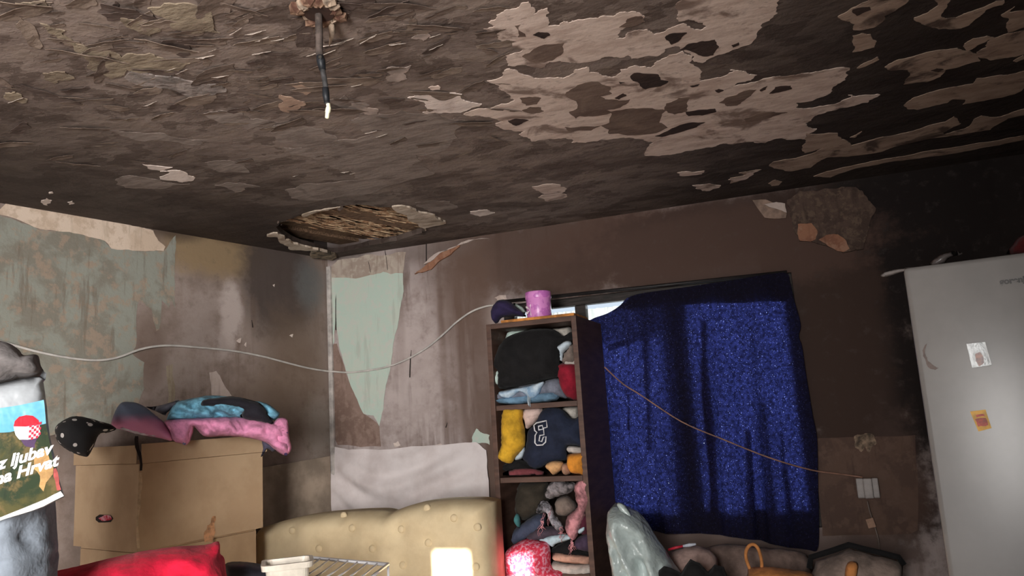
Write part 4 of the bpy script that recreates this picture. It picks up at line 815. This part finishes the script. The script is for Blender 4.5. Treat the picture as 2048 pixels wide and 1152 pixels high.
EP = Plane(A+Vector((0, 0, 0))-e1*.003, e2, (0, 0, 1), -e1); LP = Plane(A+NL*.003, e1, (0, 0, 1), NL)
o = layer('hand_hole_shade', [(192, 1034), (200, 1029), (222, 1030), (227, 1037), (222, 1044), (198, 1045), (192, 1040)], EP, .0003, .0006, M('hole_shadow', (40, 30, 28), .9), big, .02, 1)  # dark patch on the panel paints the shade inside the hand hole
layer('cloth_in_hole', [(198, 1036), (210, 1030), (222, 1031), (225, 1038), (215, 1041), (206, 1042)], EP, .0009, .001, M('hole_cloth', (196, 140, 150), .9, .3, 60, c2=(170, 40, 60), lo=.45, hi=.55), big, .05, 1)
layer('flap_gap_shade', [(270, 872), (276, 872), (279, 900), (284, 941), (279, 942), (274, 905)], LP.lift(.016), 0, .0006, M('gap_dark', (36, 30, 30), .9), big, .1, 2)  # dark strip painted in place of the shade between the flaps
layer('packing_tape', [(409, 1085), (415, 1050), (420, 1048), (426, 1032), (431, 1033), (430, 1060), (425, 1085)], LP, .0004, .0006, M('torn_tape', (196, 140, 100), .25, .2, 40, spec=.6), big, .15, 2)
layer('packing_tape', [(277, 945), (283, 945), (281, 1010), (279, 1096), (274, 1098)], LP, .0004, .0005, M('clear_tape', (212, 186, 152), .3, .1, 20, spec=.6), big, .05, 2)
low = thing('cardboard_box', (K.x+e1.x*.25+e2.x*.22, K.y+e1.y*.25+e2.y*.22, 0), 'lower cardboard box under the clothes box, mostly hidden by red fabric', 'cardboard box')
A2 = K+e2*.03+e1*.02; B2 = A2+e1*(L_-.035); C2_ = B2+e2*(W_-.05); D2 = A2+e2*(W_-.05)
for nm, a, b in (('long_panel', A2, B2), ('end_panel', A2, D2), ('long_panel', D2, C2_), ('end_panel', B2, C2_)): panel(nm, a, b, 0, z0-.012, M_card, low)
MB().box((A2+C2_)/2+Vector((0, 0, z0-.008)), e1*(L_-.035)/2, e2*(W_-.05)/2, (0, 0, .003)).build('top_flap', M_card, low)

GB = 'clothes piled on the cardboard box'
J = lambda p: crop(180, 760, 4.655, p)
JP = facing(380, 860, 3.36)
t = NT('ombre_pink_slate'); P = t.pos(); sx = t.n('ShaderNodeSeparateXYZ'); t.l(P, sx.inputs[0])
zz = t.math('ADD', sx.outputs[2], t.math('MULTIPLY', t.math('SUBTRACT', t.noise(P, 12, 3), .5), .03))
za = JP.at(260, 840).z; t.l(t.mix(t.ramp(zz, za-.02, za+.03), lin((206, 132, 166)), lin((116, 128, 152))), t.b.inputs['Base Color']); t.b.inputs['Roughness'].default_value = .85; M_ombre = t.m
pinkj = puff('pink_jacket', J([(690, 400), (720, 372), (900, 352), (1100, 348), (1400, 345), (1600, 370), (1720, 400), (1790, 360), (1840, 375), (1850, 520), (1874, 640), (1820, 700), (1740, 665), (1640, 585), (1500, 545), (1300, 522), (1090, 528), (1020, 490), (965, 440), (935, 560), (890, 608), (850, 590), (770, 560), (740, 470)]), JP, .05, F('pinkjacket', (212, 136, 170)), None, 'pink jacket with dark snap buttons spilling over the cardboard box', 'jacket', GB, fold=(20, .6, 1.0), res=.009, R=.035)
puff('flap', J([(700, 400), (760, 372), (880, 362), (930, 380), (965, 440), (935, 560), (890, 606), (850, 590), (790, 575), (760, 500)]), JP.lift(.03), .022, F('pinkjacket', (212, 136, 170)), pinkj, fold=(30, .2, 1.0), res=.008, R=.02)
puff('cuff', J([(1700, 420), (1760, 350), (1840, 372), (1852, 520), (1876, 640), (1820, 702), (1740, 655), (1700, 560)]), JP.lift(.025), .024, F('pinkjacket', (212, 136, 170)), pinkj, fold=(34, .9, 1.0), res=.008, R=.02)
puff('sleeve', J([(205, 430), (212, 350), (250, 262), (300, 208), (380, 205), (450, 218), (530, 262), (610, 330), (690, 395), (740, 470), (775, 565), (640, 540), (480, 510), (300, 465)]), JP, .045, M_ombre, pinkj, fold=(14, .9, .7), res=.01)
for x, y in ((878, 590), (1828, 488), (1822, 690), (1785, 462)):
    c = JP.lift(.052).at(*J([(x, y)])[0]); m = MB()
    m.v = [c+JP.U*(.007*math.cos(k*.785))+JP.V*(.006*math.sin(k*.785))+JP.N*h_ for h_ in (0, .006) for k in range(8)]; m.f = [tuple(range(8, 16))]+[(k, (k+1) % 8, 8+(k+1) % 8, 8+k) for k in range(8)]
    m.build('snap_button', M('snap', (50, 34, 70), .3), pinkj)
layer('white_trim', J([(280, 452), (320, 440), (420, 470), (490, 490), (640, 525), (500, 515), (420, 500), (330, 470)]), JP.lift(.012), .0, .012, F('trimwhite', (230, 226, 226)), pinkj, .08, 2)
puff('light_blue_jacket', J([(715, 385), (740, 290), (800, 210), (900, 180), (1100, 145), (1230, 150), (1500, 190), (1640, 215), (1740, 285), (1765, 320), (1720, 375), (1600, 370), (1400, 370), (1000, 375), (780, 390)]), JP.lift(-.05), .07, F('skyblue', (122, 182, 208), var=.18), None, 'light blue crinkled jacket lying on the pink jacket', 'jacket', GB, fold=(26, 1.25, 1.0), res=.009)
puff('black_tshirt', J([(1035, 235), (1060, 185), (1200, 165), (1330, 152), (1480, 182), (1590, 222), (1660, 320), (1705, 410), (1560, 388), (1400, 345), (1420, 290), (1300, 255), (1100, 240)]), JP.lift(.045), .045, F('softblack', (34, 32, 38)), None, 'plain black top lying across the light blue jacket', 'clothes', GB, fold=(8, .4, .2), res=.011)
puff('grey_cloth', J([(520, 250), (620, 245), (760, 205), (830, 185), (820, 230), (720, 300), (700, 330), (600, 285)]), JP.lift(-.06), .04, F('slategrey', (110, 108, 118)), None, 'slate grey cloth edge behind the light blue jacket', 'clothes', GB)
puff('charcoal_sock', J([(1600, 560), (1640, 570), (1700, 600), (1730, 650), (1700, 668), (1650, 640), (1620, 690), (1590, 715), (1610, 640)]), JP.lift(-.035), .02, F('charcoal', (74, 70, 86)), None, 'charcoal cloth end hanging under the right edge of the pink jacket', 'clothes', GB, res=.009)
t = NT('black_spotted_cloth'); P = t.oco(); vo = t.n('ShaderNodeTexVoronoi'); t.l(t.scaled(P, (1, 1, 1)), vo.inputs['Vector']); vo.inputs['Scale'].default_value = 27
t.l(t.mix(t.ramp(vo.outputs['Distance'], .22, .26, 1, 0), lin((30, 29, 31)), lin((206, 200, 196))), t.b.inputs['Base Color']); t.b.inputs['Roughness'].default_value = .9
X1 = lambda p: crop(0, 660, 2.881, p)
puff('black_spotted_garment', X1([(320, 560), (380, 512), (440, 496), (520, 510), (590, 530), (640, 545), (670, 572), (620, 592), (570, 604), (545, 660), (510, 725), (480, 728), (430, 712), (380, 685), (330, 640)]), facing(170, 870, 3.30), .075, t.m, None, 'black garment with white spots hanging over the left end of the box', 'clothes', GB, fold=(12, .8, .35), res=.012)

# ------------------------------------------------------------------ heap at the left edge: sack, printed carrier bag, grey cloth
HP = facing(40, 900, 2.2)
sk = [HP.uv(p) for p in [(-130, 760), (-20, 745), (60, 770), (95, 860), (112, 960), (118, 1060), (122, 1120), (120, 1180)]]
fl = -HP.O.z
sk += [(sk[-1][0]-.01, -.9), (sk[-1][0]-.02, fl+.02), (sk[0][0]-.05, fl+.0), (sk[0][0]-.08, -.8)]
puff('fabric_sack', None, HP.lift(-.13), .14, F('bluegrey', (128, 136, 146), var=.06), None, 'tall stuffed pale blue-grey fabric sack at the left edge', 'sack', uvpts=sk, res=.026, fold=(9, .2, .6))
puff('grey_sweater', X1([(-260, 30), (-100, 35), (0, 62), (60, 80), (110, 115), (135, 145), (190, 140), (222, 150), (235, 205), (255, 245), (230, 275), (180, 285), (100, 295), (0, 325), (-150, 335), (-260, 320)]), HP.lift(.0), .10, F('midgrey', (122, 116, 115)), None, 'grey sweater stuffed in above the printed carrier bag', 'clothes', fold=(13, 1.2, .7), res=.014)
M_plastic = M('clear_white_plastic', (164, 168, 172), .22, .05, 10, spec=.6, bump=.35, bscale=14, bdist=.02)
bagp = X1([(-220, 345), (-60, 322), (0, 308), (100, 284), (190, 270), (228, 268), (248, 235), (268, 250), (262, 285), (250, 300), (264, 400), (276, 520), (302, 680), (332, 820), (372, 962), (250, 1022), (100, 1072), (0, 1104), (-220, 1180)])
BT = .035
carrier = puff('carrier_bag', bagp, HP.lift(.055), BT, M_plastic, None, 'plastic carrier bag with landscape print and white script lettering', 'bag', fold=(6, .3, .0), R=.03, res=.02, smoothout=False, rough=.02)
DP = HP.lift(.055+BT)
M_sky = M('print_sky', (78, 146, 180), .25, .08, 8, c2=(112, 170, 194), spec=.6, bump=.3, bscale=14, bdist=.02)
M_land = mottle('print_landscape', [(46, 56, 40), (78, 74, 46), (104, 88, 58), (32, 40, 34)], 9, 24, .1); M_land.node_tree.nodes['Principled BSDF'].inputs['Roughness'].default_value = .25
def decal(name, p, m, off=.001, amp=.02): return layer(name, X1(p), DP, off, .0006, m, carrier, amp, 1)
decal('printed_sky', [(-220, 480), (-60, 462), (0, 450), (120, 432), (230, 408), (252, 402), (262, 500), (265, 540), (120, 585), (0, 600), (-220, 620)], M_sky)
LAND = decal('printed_landscape', [(-220, 615), (0, 592), (60, 588), (120, 570), (262, 540), (272, 580), (292, 690), (322, 830), (345, 925), (260, 972), (120, 1030), (0, 1078), (-220, 1140)], M_land, .0014)
decal('printed_sunset', [(200, 700), (255, 690), (290, 760), (305, 830), (250, 930), (225, 900), (230, 840), (195, 800)], M('print_gold', (186, 150, 96), .25, .3, 14, c2=(120, 84, 56), spec=.6), .002, .12)
decal('printed_red_edge', [(308, 800), (322, 795), (340, 860), (352, 920), (328, 925), (318, 870)], M('print_red', (176, 84, 80), .3, .2, 20), .002, .08)
decal('printed_ball', [(78, 555), (85, 525), (110, 500), (150, 490), (190, 495), (222, 520), (228, 545), (150, 556)], M('print_scarlet', (196, 26, 44), .3, .08, 20), .002)
decal('printed_ball', [(78, 557), (150, 558), (228, 547), (232, 600), (215, 622), (160, 632), (112, 632), (90, 605)], M('print_white', (224, 220, 220), .3, .05, 20), .002)
decal('printed_shadow', [(120, 634), (215, 622), (200, 680), (150, 672)], M('print_violet', (74, 52, 84), .3, .1, 20), .002, .1)
M_chk = M('print_crimson', (176, 40, 62), .3, .05)
for r_ in range(6):
    for c_ in range(5):
        if (r_+c_) % 2 == 0:
            x = 166+c_*14-r_*1.0+3; y = 548+r_*15-c_*4
            decal('printed_check', [(x, y), (x+14, y-4), (x+13, y+11), (x-1, y+15)], M_chk, .003, 0)
M_ink = M('print_letter_white', (226, 226, 222), .35, .03, bump=0)
def lettering(body, a, b, sz, sh):
    p, q = DP.lift(.004).at(*X1([a])[0]), DP.lift(.004).at(*X1([b])[0]); U = (q-p).normalized()
    N_ = DP.N; Vv = N_.cross(U)
    textmesh('lettering', body, p, U, Vv, sz, M_ink, LAND, .45, .0004, .0012)
lettering('iz ljubav', (-40, 815), (290, 712), .036, .4)
lettering('na Hrvat', (-36, 897), (300, 790), .036, .4)
decal('bag_hem', [(-220, 1148), (0, 1080), (120, 1032), (260, 974), (348, 928), (368, 955), (250, 1016), (100, 1066), (0, 1098), (-220, 1172)], M('hem_white', (226, 222, 212), .4, .05), .0022)

# ------------------------------------------------------------------ low table with red fabric, black bag, tub and wire rack
tab = thing('side_table', (-1.75, 2.0, 0), 'plain wooden table under the red fabric and wire rack', 'table')
M_tab = M('table_wood', (128, 96, 70), .6, .2, 8, stretch=(8, 1, 1))
TX0, TX1, TY0, TY1, TZ = -2.12, -1.28, 1.55, 2.50, .78
MB().aabox(TX0, TX1, TY0, TY1, TZ-.03, TZ, .004).build('tabletop', M_tab, tab)
for x in (TX0+.05, TX1-.05):
    for y in (TY0+.05, TY1-.05): MB().aabox(x-.025, x+.025, y-.025, y+.025, 0, TZ-.031, .003).build('leg', M_tab, tab)
Rr = lambda p: crop(100, 1040, 2.844, p)
puff('red_fabric', Rr([(-80, 330), (0, 300), (130, 268), (300, 228), (500, 182), (700, 152), (880, 142), (960, 122), (968, 190), (990, 215), (1002, 300), (1000, 400), (600, 470), (-80, 470)]), facing(300, 1120, 2.62), .10, F('scarlet', (206, 28, 58), var=.06), None, 'bright red fabric bunched on the table in front of the boxes', 'fabric', fold=(13, 1.3, 1.0), res=.012, zmin=TZ, R=.05)
puff('black_handbag', Rr([(985, 290), (1010, 242), (1100, 238), (1200, 250), (1290, 272), (1345, 320), (1370, 420), (980, 430)]), facing(510, 1140, 2.86), .06, M('black_leather', (44, 44, 52), .4, .15, 20, spec=.5), None, 'black leather bag beside the red fabric', 'bag', fold=(9, 1.4, .3), res=.014, zmin=TZ)
tp = facing(570, 1130, 2.62); tc = tp.at(575, 1130); tub = thing('plastic_tub', (tc.x, tc.y, TZ), 'white plastic tub with a flared rim next to the wire rack', 'tub')
M_tub = M('white_tub_plastic', (222, 212, 196), .4, .05, spec=.5); tb = MB()
def rr_loop(hx, hy, z, r=.02):
    out = []
    for (sx_, sy_, a0) in ((1, 1, 0), (-1, 1, 90), (-1, -1, 180), (1, -1, 270)):
        for k in range(5):
            a = math.radians(a0+k*22.5); out.append(Vector((tc.x, tc.y, 0))+tp.U*(sx_*(hx-r)+r*math.cos(a))+tp.N*(sy_*(hy-r)+r*math.sin(a))+Vector((0, 0, z)))
    return out
zt = tp.at(575, 1121).z
loops = [rr_loop(.055, .04, TZ), rr_loop(.066, .05, zt-.02), rr_loop(.078, .062, zt-.018), rr_loop(.08, .064, zt), rr_loop(.068, .052, zt), rr_loop(.064, .048, zt-.02), rr_loop(.052, .038, TZ+.008)]
for l in loops: tb.v += l
for i in range(len(loops)-1):
    for k in range(20): tb.f.append((i*20+k, i*20+(k+1) % 20, i*20+20+(k+1) % 20, i*20+20+k))
tb.f += [tuple(reversed(range(20))), tuple(range(120, 140))]
tb.build('body', M_tub, tub, False)
RZ = .885; RP = Plane((0, 0, RZ), (1, 0, 0), (0, 1, 0), (0, 0, 1))
ra, rb, rc_, rd = RP.at(606, 1114), RP.at(776, 1129), RP.at(722, 1170), RP.at(540, 1156)
rack = thing('wire_rack', ((ra.x+rc_.x)/2, (ra.y+rc_.y)/2, TZ), 'white wire rack standing on the table in front of the sofa', 'rack')
M_wire = M('white_coated_wire', (232, 232, 236), .3, .03, spec=.5, bump=0)
MB().tube([ra, rb, rc_, rd], .007, 8, True).build('rim', M_wire, rack, True)
for k in range(1, 9):
    a = ra.lerp(rb, k/9); b = rd.lerp(rc_, k/9); MB().tube([a, a.lerp(b, .5)+Vector((0, 0, -.004)), b], .0036, 6).build('wire', M_wire, rack, True)
for p in (ra, rb, rc_, rd): MB().tube([p, Vector((p.x, p.y, TZ+.003))], .0045, 6).build('leg', M_wire, rack, True)

# ------------------------------------------------------------------ things under the window
lowt = thing('low_chest', (0.0, 3.38, 0), 'low wooden chest under the window carrying bags and cloths', 'chest')
MB().aabox(-.80, .80, 3.05, 3.72, .02, .47, .004).build('body', M_tab, lowt)
MB().aabox(-.82, .82, 3.03, 3.74, .472, .50, .004).build('lid', M_tab, lowt)
G = lambda p: crop(1200, 980, 3.012, p)
CZ = .50
M_bag = M('white_bag_plastic', (176, 188, 186), .3, .06, 8, spec=.5, bump=.5, bscale=12, bdist=.03)
wb = puff('white_plastic_bag', G([(58, 250), (64, 110), (95, 75), (160, 95), (230, 130), (290, 200), (350, 300), (420, 400), (490, 500), (540, 640), (520, 720), (120, 720), (90, 560), (75, 420)]), frontal(3.20), .10, M_bag, None, 'white plastic carrier bag standing against the right side of the bookcase', 'bag', fold=(13, .45, .9), res=.012, zmin=CZ, smoothout=False, R=.06)
puff('bag_handle', G([(100, 78), (150, 92), (205, 185), (195, 200), (120, 130)]), frontal(3.12), .012, M_bag, wb, fold=(20, .4, .3), res=.009)
GW = 'odds and ends on the chest under the window'
puff('pink_bundle', G([(415, 400), (450, 365), (500, 345), (560, 334), (640, 350), (700, 400), (712, 460), (720, 680), (420, 680)]), frontal(3.40), .07, F('greypink', (166, 140, 132)), None, 'greyish pink cloth bundle below the curtain beside the white bag', 'cloth', GW, zmin=CZ)
br = thing('toothbrush', frontal(3.31).at(*G([(490, 345)])[0]), 'red and white brush lying on the pink bundle', 'brush')
p0, p1, p2 = [frontal(3.325).at(*q) for q in G([(412, 360), (500, 338), (578, 326)])]
MB().tube([p0, p0.lerp(p1, .5)+Vector((0, -.004, .002)), p1], [.005, .006, .005], 8).build('handle', M('brush_red', (190, 44, 62), .4), br, True)
MB().tube([p1, p1.lerp(p2, .5), p2], [.005, .008, .004], 8).build('head', M('brush_white', (206, 210, 222), .4), br, True)
puff('black_cloth', G([(320, 560), (345, 490), (385, 458), (430, 470), (490, 502), (545, 415), (600, 440), (650, 492), (690, 448), (745, 462), (765, 510), (770, 690), (320, 690)]), frontal(3.075), .035, F('black', (30, 29, 30)), None, 'black cloth with a jagged top edge in front of the pink bundle', 'cloth', GW, smoothout=False, zmin=CZ)
puff('taupe_blanket', G([(560, 420), (640, 350), (740, 325), (860, 330), (960, 345), (1100, 352), (1240, 385), (1270, 480), (1270, 690), (560, 690)]), frontal(3.62), .05, F('taupeblanket', (128, 108, 100)), None, 'taupe blanket folded against the wall under the curtain', 'blanket', GW, zmin=CZ)
ob_ = puff('orange_bag', G([(890, 500), (900, 470), (960, 462), (1060, 466), (1160, 480), (1260, 498), (1290, 540), (1290, 690), (900, 690)]), frontal(3.30), .07, F('orangebag', (204, 136, 80)), None, 'orange fabric bag with looped handles under the window', 'bag', fold=(8, .4, .3), zmin=CZ)
MB().tube(spline([frontal(3.30).at(*q) for q in G([(905, 480), (882, 420), (880, 370), (900, 335), (930, 330), (955, 360), (972, 420), (975, 470)])], 5), .007, 8).build('handle', F('orangebag', (204, 136, 80)), ob_, True)
fb = puff('beige_tote', G([(1275, 500), (1300, 430), (1400, 392), (1500, 352), (1560, 368), (1700, 402), (1800, 430), (1825, 455), (1825, 690), (1275, 690)]), frontal(3.40), .08, F('dullbeige', (150, 132, 122)), None, 'dull beige bag with a black top edge beneath the wall socket', 'bag', GW, fold=(7, .3, .3), smoothout=False, zmin=CZ)
MB().tube([frontal(3.40).at(*q) for q in G([(1262, 470), (1270, 405), (1400, 365), (1500, 330), (1580, 352), (1680, 375), (1800, 405), (1830, 450)])], .012, 8).build('black_edge', F('black', (30, 29, 30)), fb, True)
puff('orange_strap', G([(1475, 500), (1490, 440), (1530, 430), (1555, 450), (1550, 520), (1545, 600), (1480, 600)]), frontal(3.30), .02, F('orangebag', (204, 136, 80)), None, 'short orange strap hanging on the beige bag', 'strap', GW, res=.01, zmin=CZ)

# ------------------------------------------------------------------ wall socket, cables
sk_ = thing('socket_adapter', BACK.at(1733, 976, .0), 'white plug adapter in the wall socket between curtain and fridge', 'socket')
sc_ = BACK.at(1733, 976, 0); M_sock = M('white_socket_plastic', (158, 150, 146), .4, .06)
MB().box(sc_+Vector((0, -.012, 0)), (.042, 0, 0), (0, .012, 0), (0, 0, .042), .006).build('plate', M_sock, sk_)
for dx, w_, d_ in ((-.028, .015, .022), (.004, .018, .035), (.036, .013, .022)): MB().box(sc_+Vector((dx, -.024-d_/2, .004)), (w_, 0, 0), (0, d_/2, 0), (0, 0, .044), .005).build('plug', M_sock, sk_)
MB().tube(spline([BACK.at(x, y, h_) for x, y, h_ in ((1733, 1000, .045), (1738, 1020, .04), (1748, 1050, .03), (1756, 1080, .03), (1758, 1110, .05))], 5), .003, 6).build('cord', M('grey_cord', (130, 116, 108), .6), sk_, True)
MB().box(BACK.at(1740, 1043, .045), (.016, 0, .004), (0, .003, 0), (-.004, 0, .02), .002).build('paper_tag', M('tag_paper', (176, 140, 118), .8), sk_)
M_cab = M('white_cable', (206, 200, 194), .5, .06, bump=0)
cpts = [(-60, 668), (20, 690), (80, 706), (140, 717), (190, 721), (230, 716), (275, 700), (310, 693), (345, 692), (400, 696), (460, 702), (520, 713), (570, 726), (610, 736), (645, 742)]
cb = [LEFT.at(x, y, .016) for x, y in cpts]+[BACK.at(x, y, .016) for x, y in ((668, 743), (700, 745), (740, 741), (780, 733), (820, 717), (860, 693), (890, 668), (915, 645), (945, 624), (975, 613))]+[BACK.at(1000, 612, .04)]
tag(MB().tube(spline(cb, 4), .0055, 8).build('white_cable', M_cab, smooth=True), 'white cable sagging along both walls above the sofa', 'cable')
cb2 = [frontal(3.70).at(1209, 734), BACK.at(1255, 768, .11), BACK.at(1290, 790, .11), BACK.at(1370, 842, .11), BACK.at(1450, 876, .11), BACK.at(1540, 912, .10), BACK.at(1620, 937, .06), BACK.at(1680, 947, .03), BACK.at(1724, 953, .03)]
tag(MB().tube(spline(cb2, 5), .0035, 8).build('brown_cable', M('brown_cable_sheath', (150, 112, 94), .5, .1, bump=0), smooth=True), 'thin brownish cable running across the navy curtain to the socket', 'cable')

# ------------------------------------------------------------------ fridge
FA = frontal(2.13).at(1806, 536); az = math.radians(9.0)
FU = Vector((math.cos(az), -math.sin(az), 0)); FV = Vector((math.sin(az), math.cos(az), 0)); FH = FA.z
fr_o = FA+FU*.3+FV*.3; fridge = thing('fridge', (fr_o.x, fr_o.y, 0), 'tall off-white fridge with small lettering and stickers on the door', 'fridge')
M_fr = M('fridge_enamel', (136, 132, 129), .30, .03, 4, spec=.5, bump=.04, bscale=20)
def fbox(u0_, u1_, d0, d1, za_, zb_, bev): return MB().box(Vector((FA.x, FA.y, 0))+FU*(u0_+u1_)/2+FV*(d0+d1)/2+Vector((0, 0, (za_+zb_)/2)), FU*(u1_-u0_)/2, FV*(d1-d0)/2, (0, 0, (zb_-za_)/2), bev)
fbox(0, .6, .062, .62, .03, FH-.004, .006).build('body', M('fridge_side', (150, 144, 140), .45, .05), fridge)
DOOR = fbox(0, .6, 0, .055, .06, FH, .012).build('door', M_fr, fridge, True)
fbox(.005, .595, .056, .061, .07, FH-.01, 0).build('door_seal', M('seal', (60, 58, 58), .8), fridge)
for u_ in (.05, .55):
    for d_ in (.1, .55): fbox(u_-.02, u_+.02, d_-.02, d_+.02, 0, .03, .003).build('foot', M_frame, fridge)
FP = Plane(FA, FU, (0, 0, 1), -FV)
lt = FP.at(2000, 569, .0012); textmesh('lettering', 'gorenje', lt, FU, (0, 0, 1), .020, M('letter_grey', (70, 66, 64), .4, bump=0), DOOR, 0, .0004, .0009)
PM = layer('photo_magnet', [(1933, 688), (1970, 684), (1983, 730), (1944, 736)], FP, .0005, .004, M('photo_plastic', (120, 126, 124), .25, .1, 30, spec=.7), fridge, 0, 0)
layer('photo_figure', [(1950, 708), (1960, 704), (1966, 712), (1968, 726), (1958, 733), (1951, 722)], FP, .0045, .0004, M('photo_skin', (176, 128, 110), .3, .2, 60, c2=(110, 96, 100)), PM, .05, 1)
layer('photo_edge', [(1968, 685), (1970, 684), (1983, 729), (1981, 730)], FP, .0046, .001, M('photo_rim', (226, 228, 226), .2), PM, 0, 0)
YS = layer('yellow_sticker', [(1940, 823), (1971, 819), (1983, 856), (1957, 863)], FP, .0004, .0008, M('sticker_yellow', (226, 168, 44), .4, .1, 30), fridge, 0, 0)
for q in ([(1951, 830), (1968, 828), (1970, 833), (1953, 835)], [(1950, 838), (1971, 836), (1976, 850), (1956, 853)]): layer('sticker_print', q, FP, .0013, .0004, M('sticker_red', (196, 74, 50), .4, .2, 50), YS, .12, 2)
for q in ([(1846, 712), (1850, 690), (1854, 686), (1852, 712), (1856, 722), (1868, 732), (1878, 736), (1870, 740), (1856, 734)],): layer('scuff_mark', q, FP, .0003, .0003, M('scuff', (128, 112, 106), .6), DOOR, .12, 2)
TOPZ = FH
puff('dark_red_bag', [(2020, 512), (2025, 490), (2045, 470), (2090, 465), (2130, 480), (2135, 505)], Plane(FA+FV*.2, FU, (0, 0, 1), -FV), .06, F('fridgered', (96, 30, 32)), None, 'dark red bundle on top of the fridge at the right edge', 'cloth', zmin=TOPZ)
puff('plastic_film', [(1858, 531), (1870, 516), (1890, 505), (1915, 502), (1925, 508), (1900, 515), (1885, 530)], Plane(FA+FV*.12, FU, (0, 0, 1), -FV), .012, M('film_grey', (96, 88, 86), .3), None, 'crumpled grey plastic film on top of the fridge', 'plastic', res=.01, zmin=TOPZ)
puff('paper_strip', [(1762, 548), (1780, 541), (1800, 537), (1830, 534), (1828, 538), (1800, 545), (1780, 552), (1764, 554)], Plane(FA+FV*.05, FU, (0, 0, 1), -FV), .006, M('strip_paper', (130, 122, 118), .7), None, 'pale paper strip sticking out left over the fridge top', 'paper', res=.008)

# ------------------------------------------------------------------ burnt lamp cord hanging from the ceiling
lc = CEIL.at(637, 14)
lamp = thing('burnt_lamp_cord', lc, 'burnt lamp cord with bare wire tip hanging from a broken ceiling rose', 'lamp cord')
M_rose = M('burnt_rose_plaster', (140, 112, 92), .9, .3, 30, c2=(80, 52, 42), bump=.6, bscale=30)
rg = random.Random(11)
for k in range(13):
    a = k*2*math.pi/13; r_ = .044*rg.uniform(.8, 1.2); c = lc+Vector((math.cos(a)*r_, math.sin(a)*r_, -.012)); pts = []
    m = MB(); ring = [(.5, 0), (1, .35), (.8, .8), (.2, 1)]
    s = rg.uniform(.014, .024)
    for rr_, zz_ in ring: m.v += [c+Vector((s*rr_*math.cos(j*1.047+a)*rg.uniform(.7, 1.3), s*rr_*math.sin(j*1.047+a)*rg.uniform(.7, 1.3), .012-s*1.1*zz_*rg.uniform(.8, 1.1))) for j in range(6)]
    m.f = [(i*6+j, i*6+(j+1) % 6, i*6+6+(j+1) % 6, i*6+6+j) for i in range(3) for j in range(6)]+[tuple(range(18, 24))]
    m.build('plaster_chunk', M_rose if k % 3 else M('burnt_rose_pale', (178, 156, 136), .9, .2, 30), lamp)
m = MB(); m.lathe(lc+Vector((0, 0, -.02)), [(.036, 0), (.036, .019)], 18); m.build('rose_hole_shade', M('rose_dark', (64, 44, 36), .9), lamp)  # solid dark plug, the shade of the hole put into its colour
def down(px, py):   # point on the vertical below the rose, as high as it shows at py
    d = ray(px, py); k = math.hypot(lc.x, lc.y)/math.hypot(d.x, d.y); return CAM+d*k
M_cord = M('charred_cord', (74, 72, 72), .7, .2, 40); M_cord2 = M('sooty_clamp', (36, 38, 42), .5, .2, 40)
MB().tube(spline([lc+Vector((0, 0, -.01)), down(638, 60), down(639, 112)], 6), .009, 8).build('cord', M('sooty_sleeve', (92, 80, 74), .8, .2, 30), lamp, True)
MB().tube([down(640, 112), down(642, 122), down(645, 140)], [.009, .011, .008], 10).build('clamp', M_cord2, lamp, True)
MB().tube(spline([down(645, 138), down(649, 160), down(652, 180), down(653, 196), down(655, 208)], 5), .0065, 8).build('cord', M_cord, lamp, True)
MB().tube([down(651, 176), down(652, 190), down(654, 206)], [.008, .0085, .007], 8).build('burnt_sleeve', M_cord2, lamp, True)
MB().tube(spline([down(656, 207), down(657, 216), down(655, 226), down(654, 237)], 4), [.005]*4+[.0065]*4+[.005]*4+[.003], 8).build('wire_tip', M('bare_white_wire', (246, 240, 206), .5, .04, bump=0), lamp, True)
sp_ = MB(); sp_.box(down(641, 119)+Vector((.006, -.010, 0)), (.004, 0, 0), (0, .002, 0), (0, 0, .004), .001); sp_.build('screw', M('screw_metal', (206, 216, 216), .2, metal=1), lamp)
MB().tube([CEIL.at(661, 36, .01), CEIL.at(664, 44, .03), CEIL.at(658, 55, .05)], [.010, .008, .002], 6).build('plaster_shard', M('burnt_rose_pale', (178, 156, 136), .9, .2, 30), lamp, True)
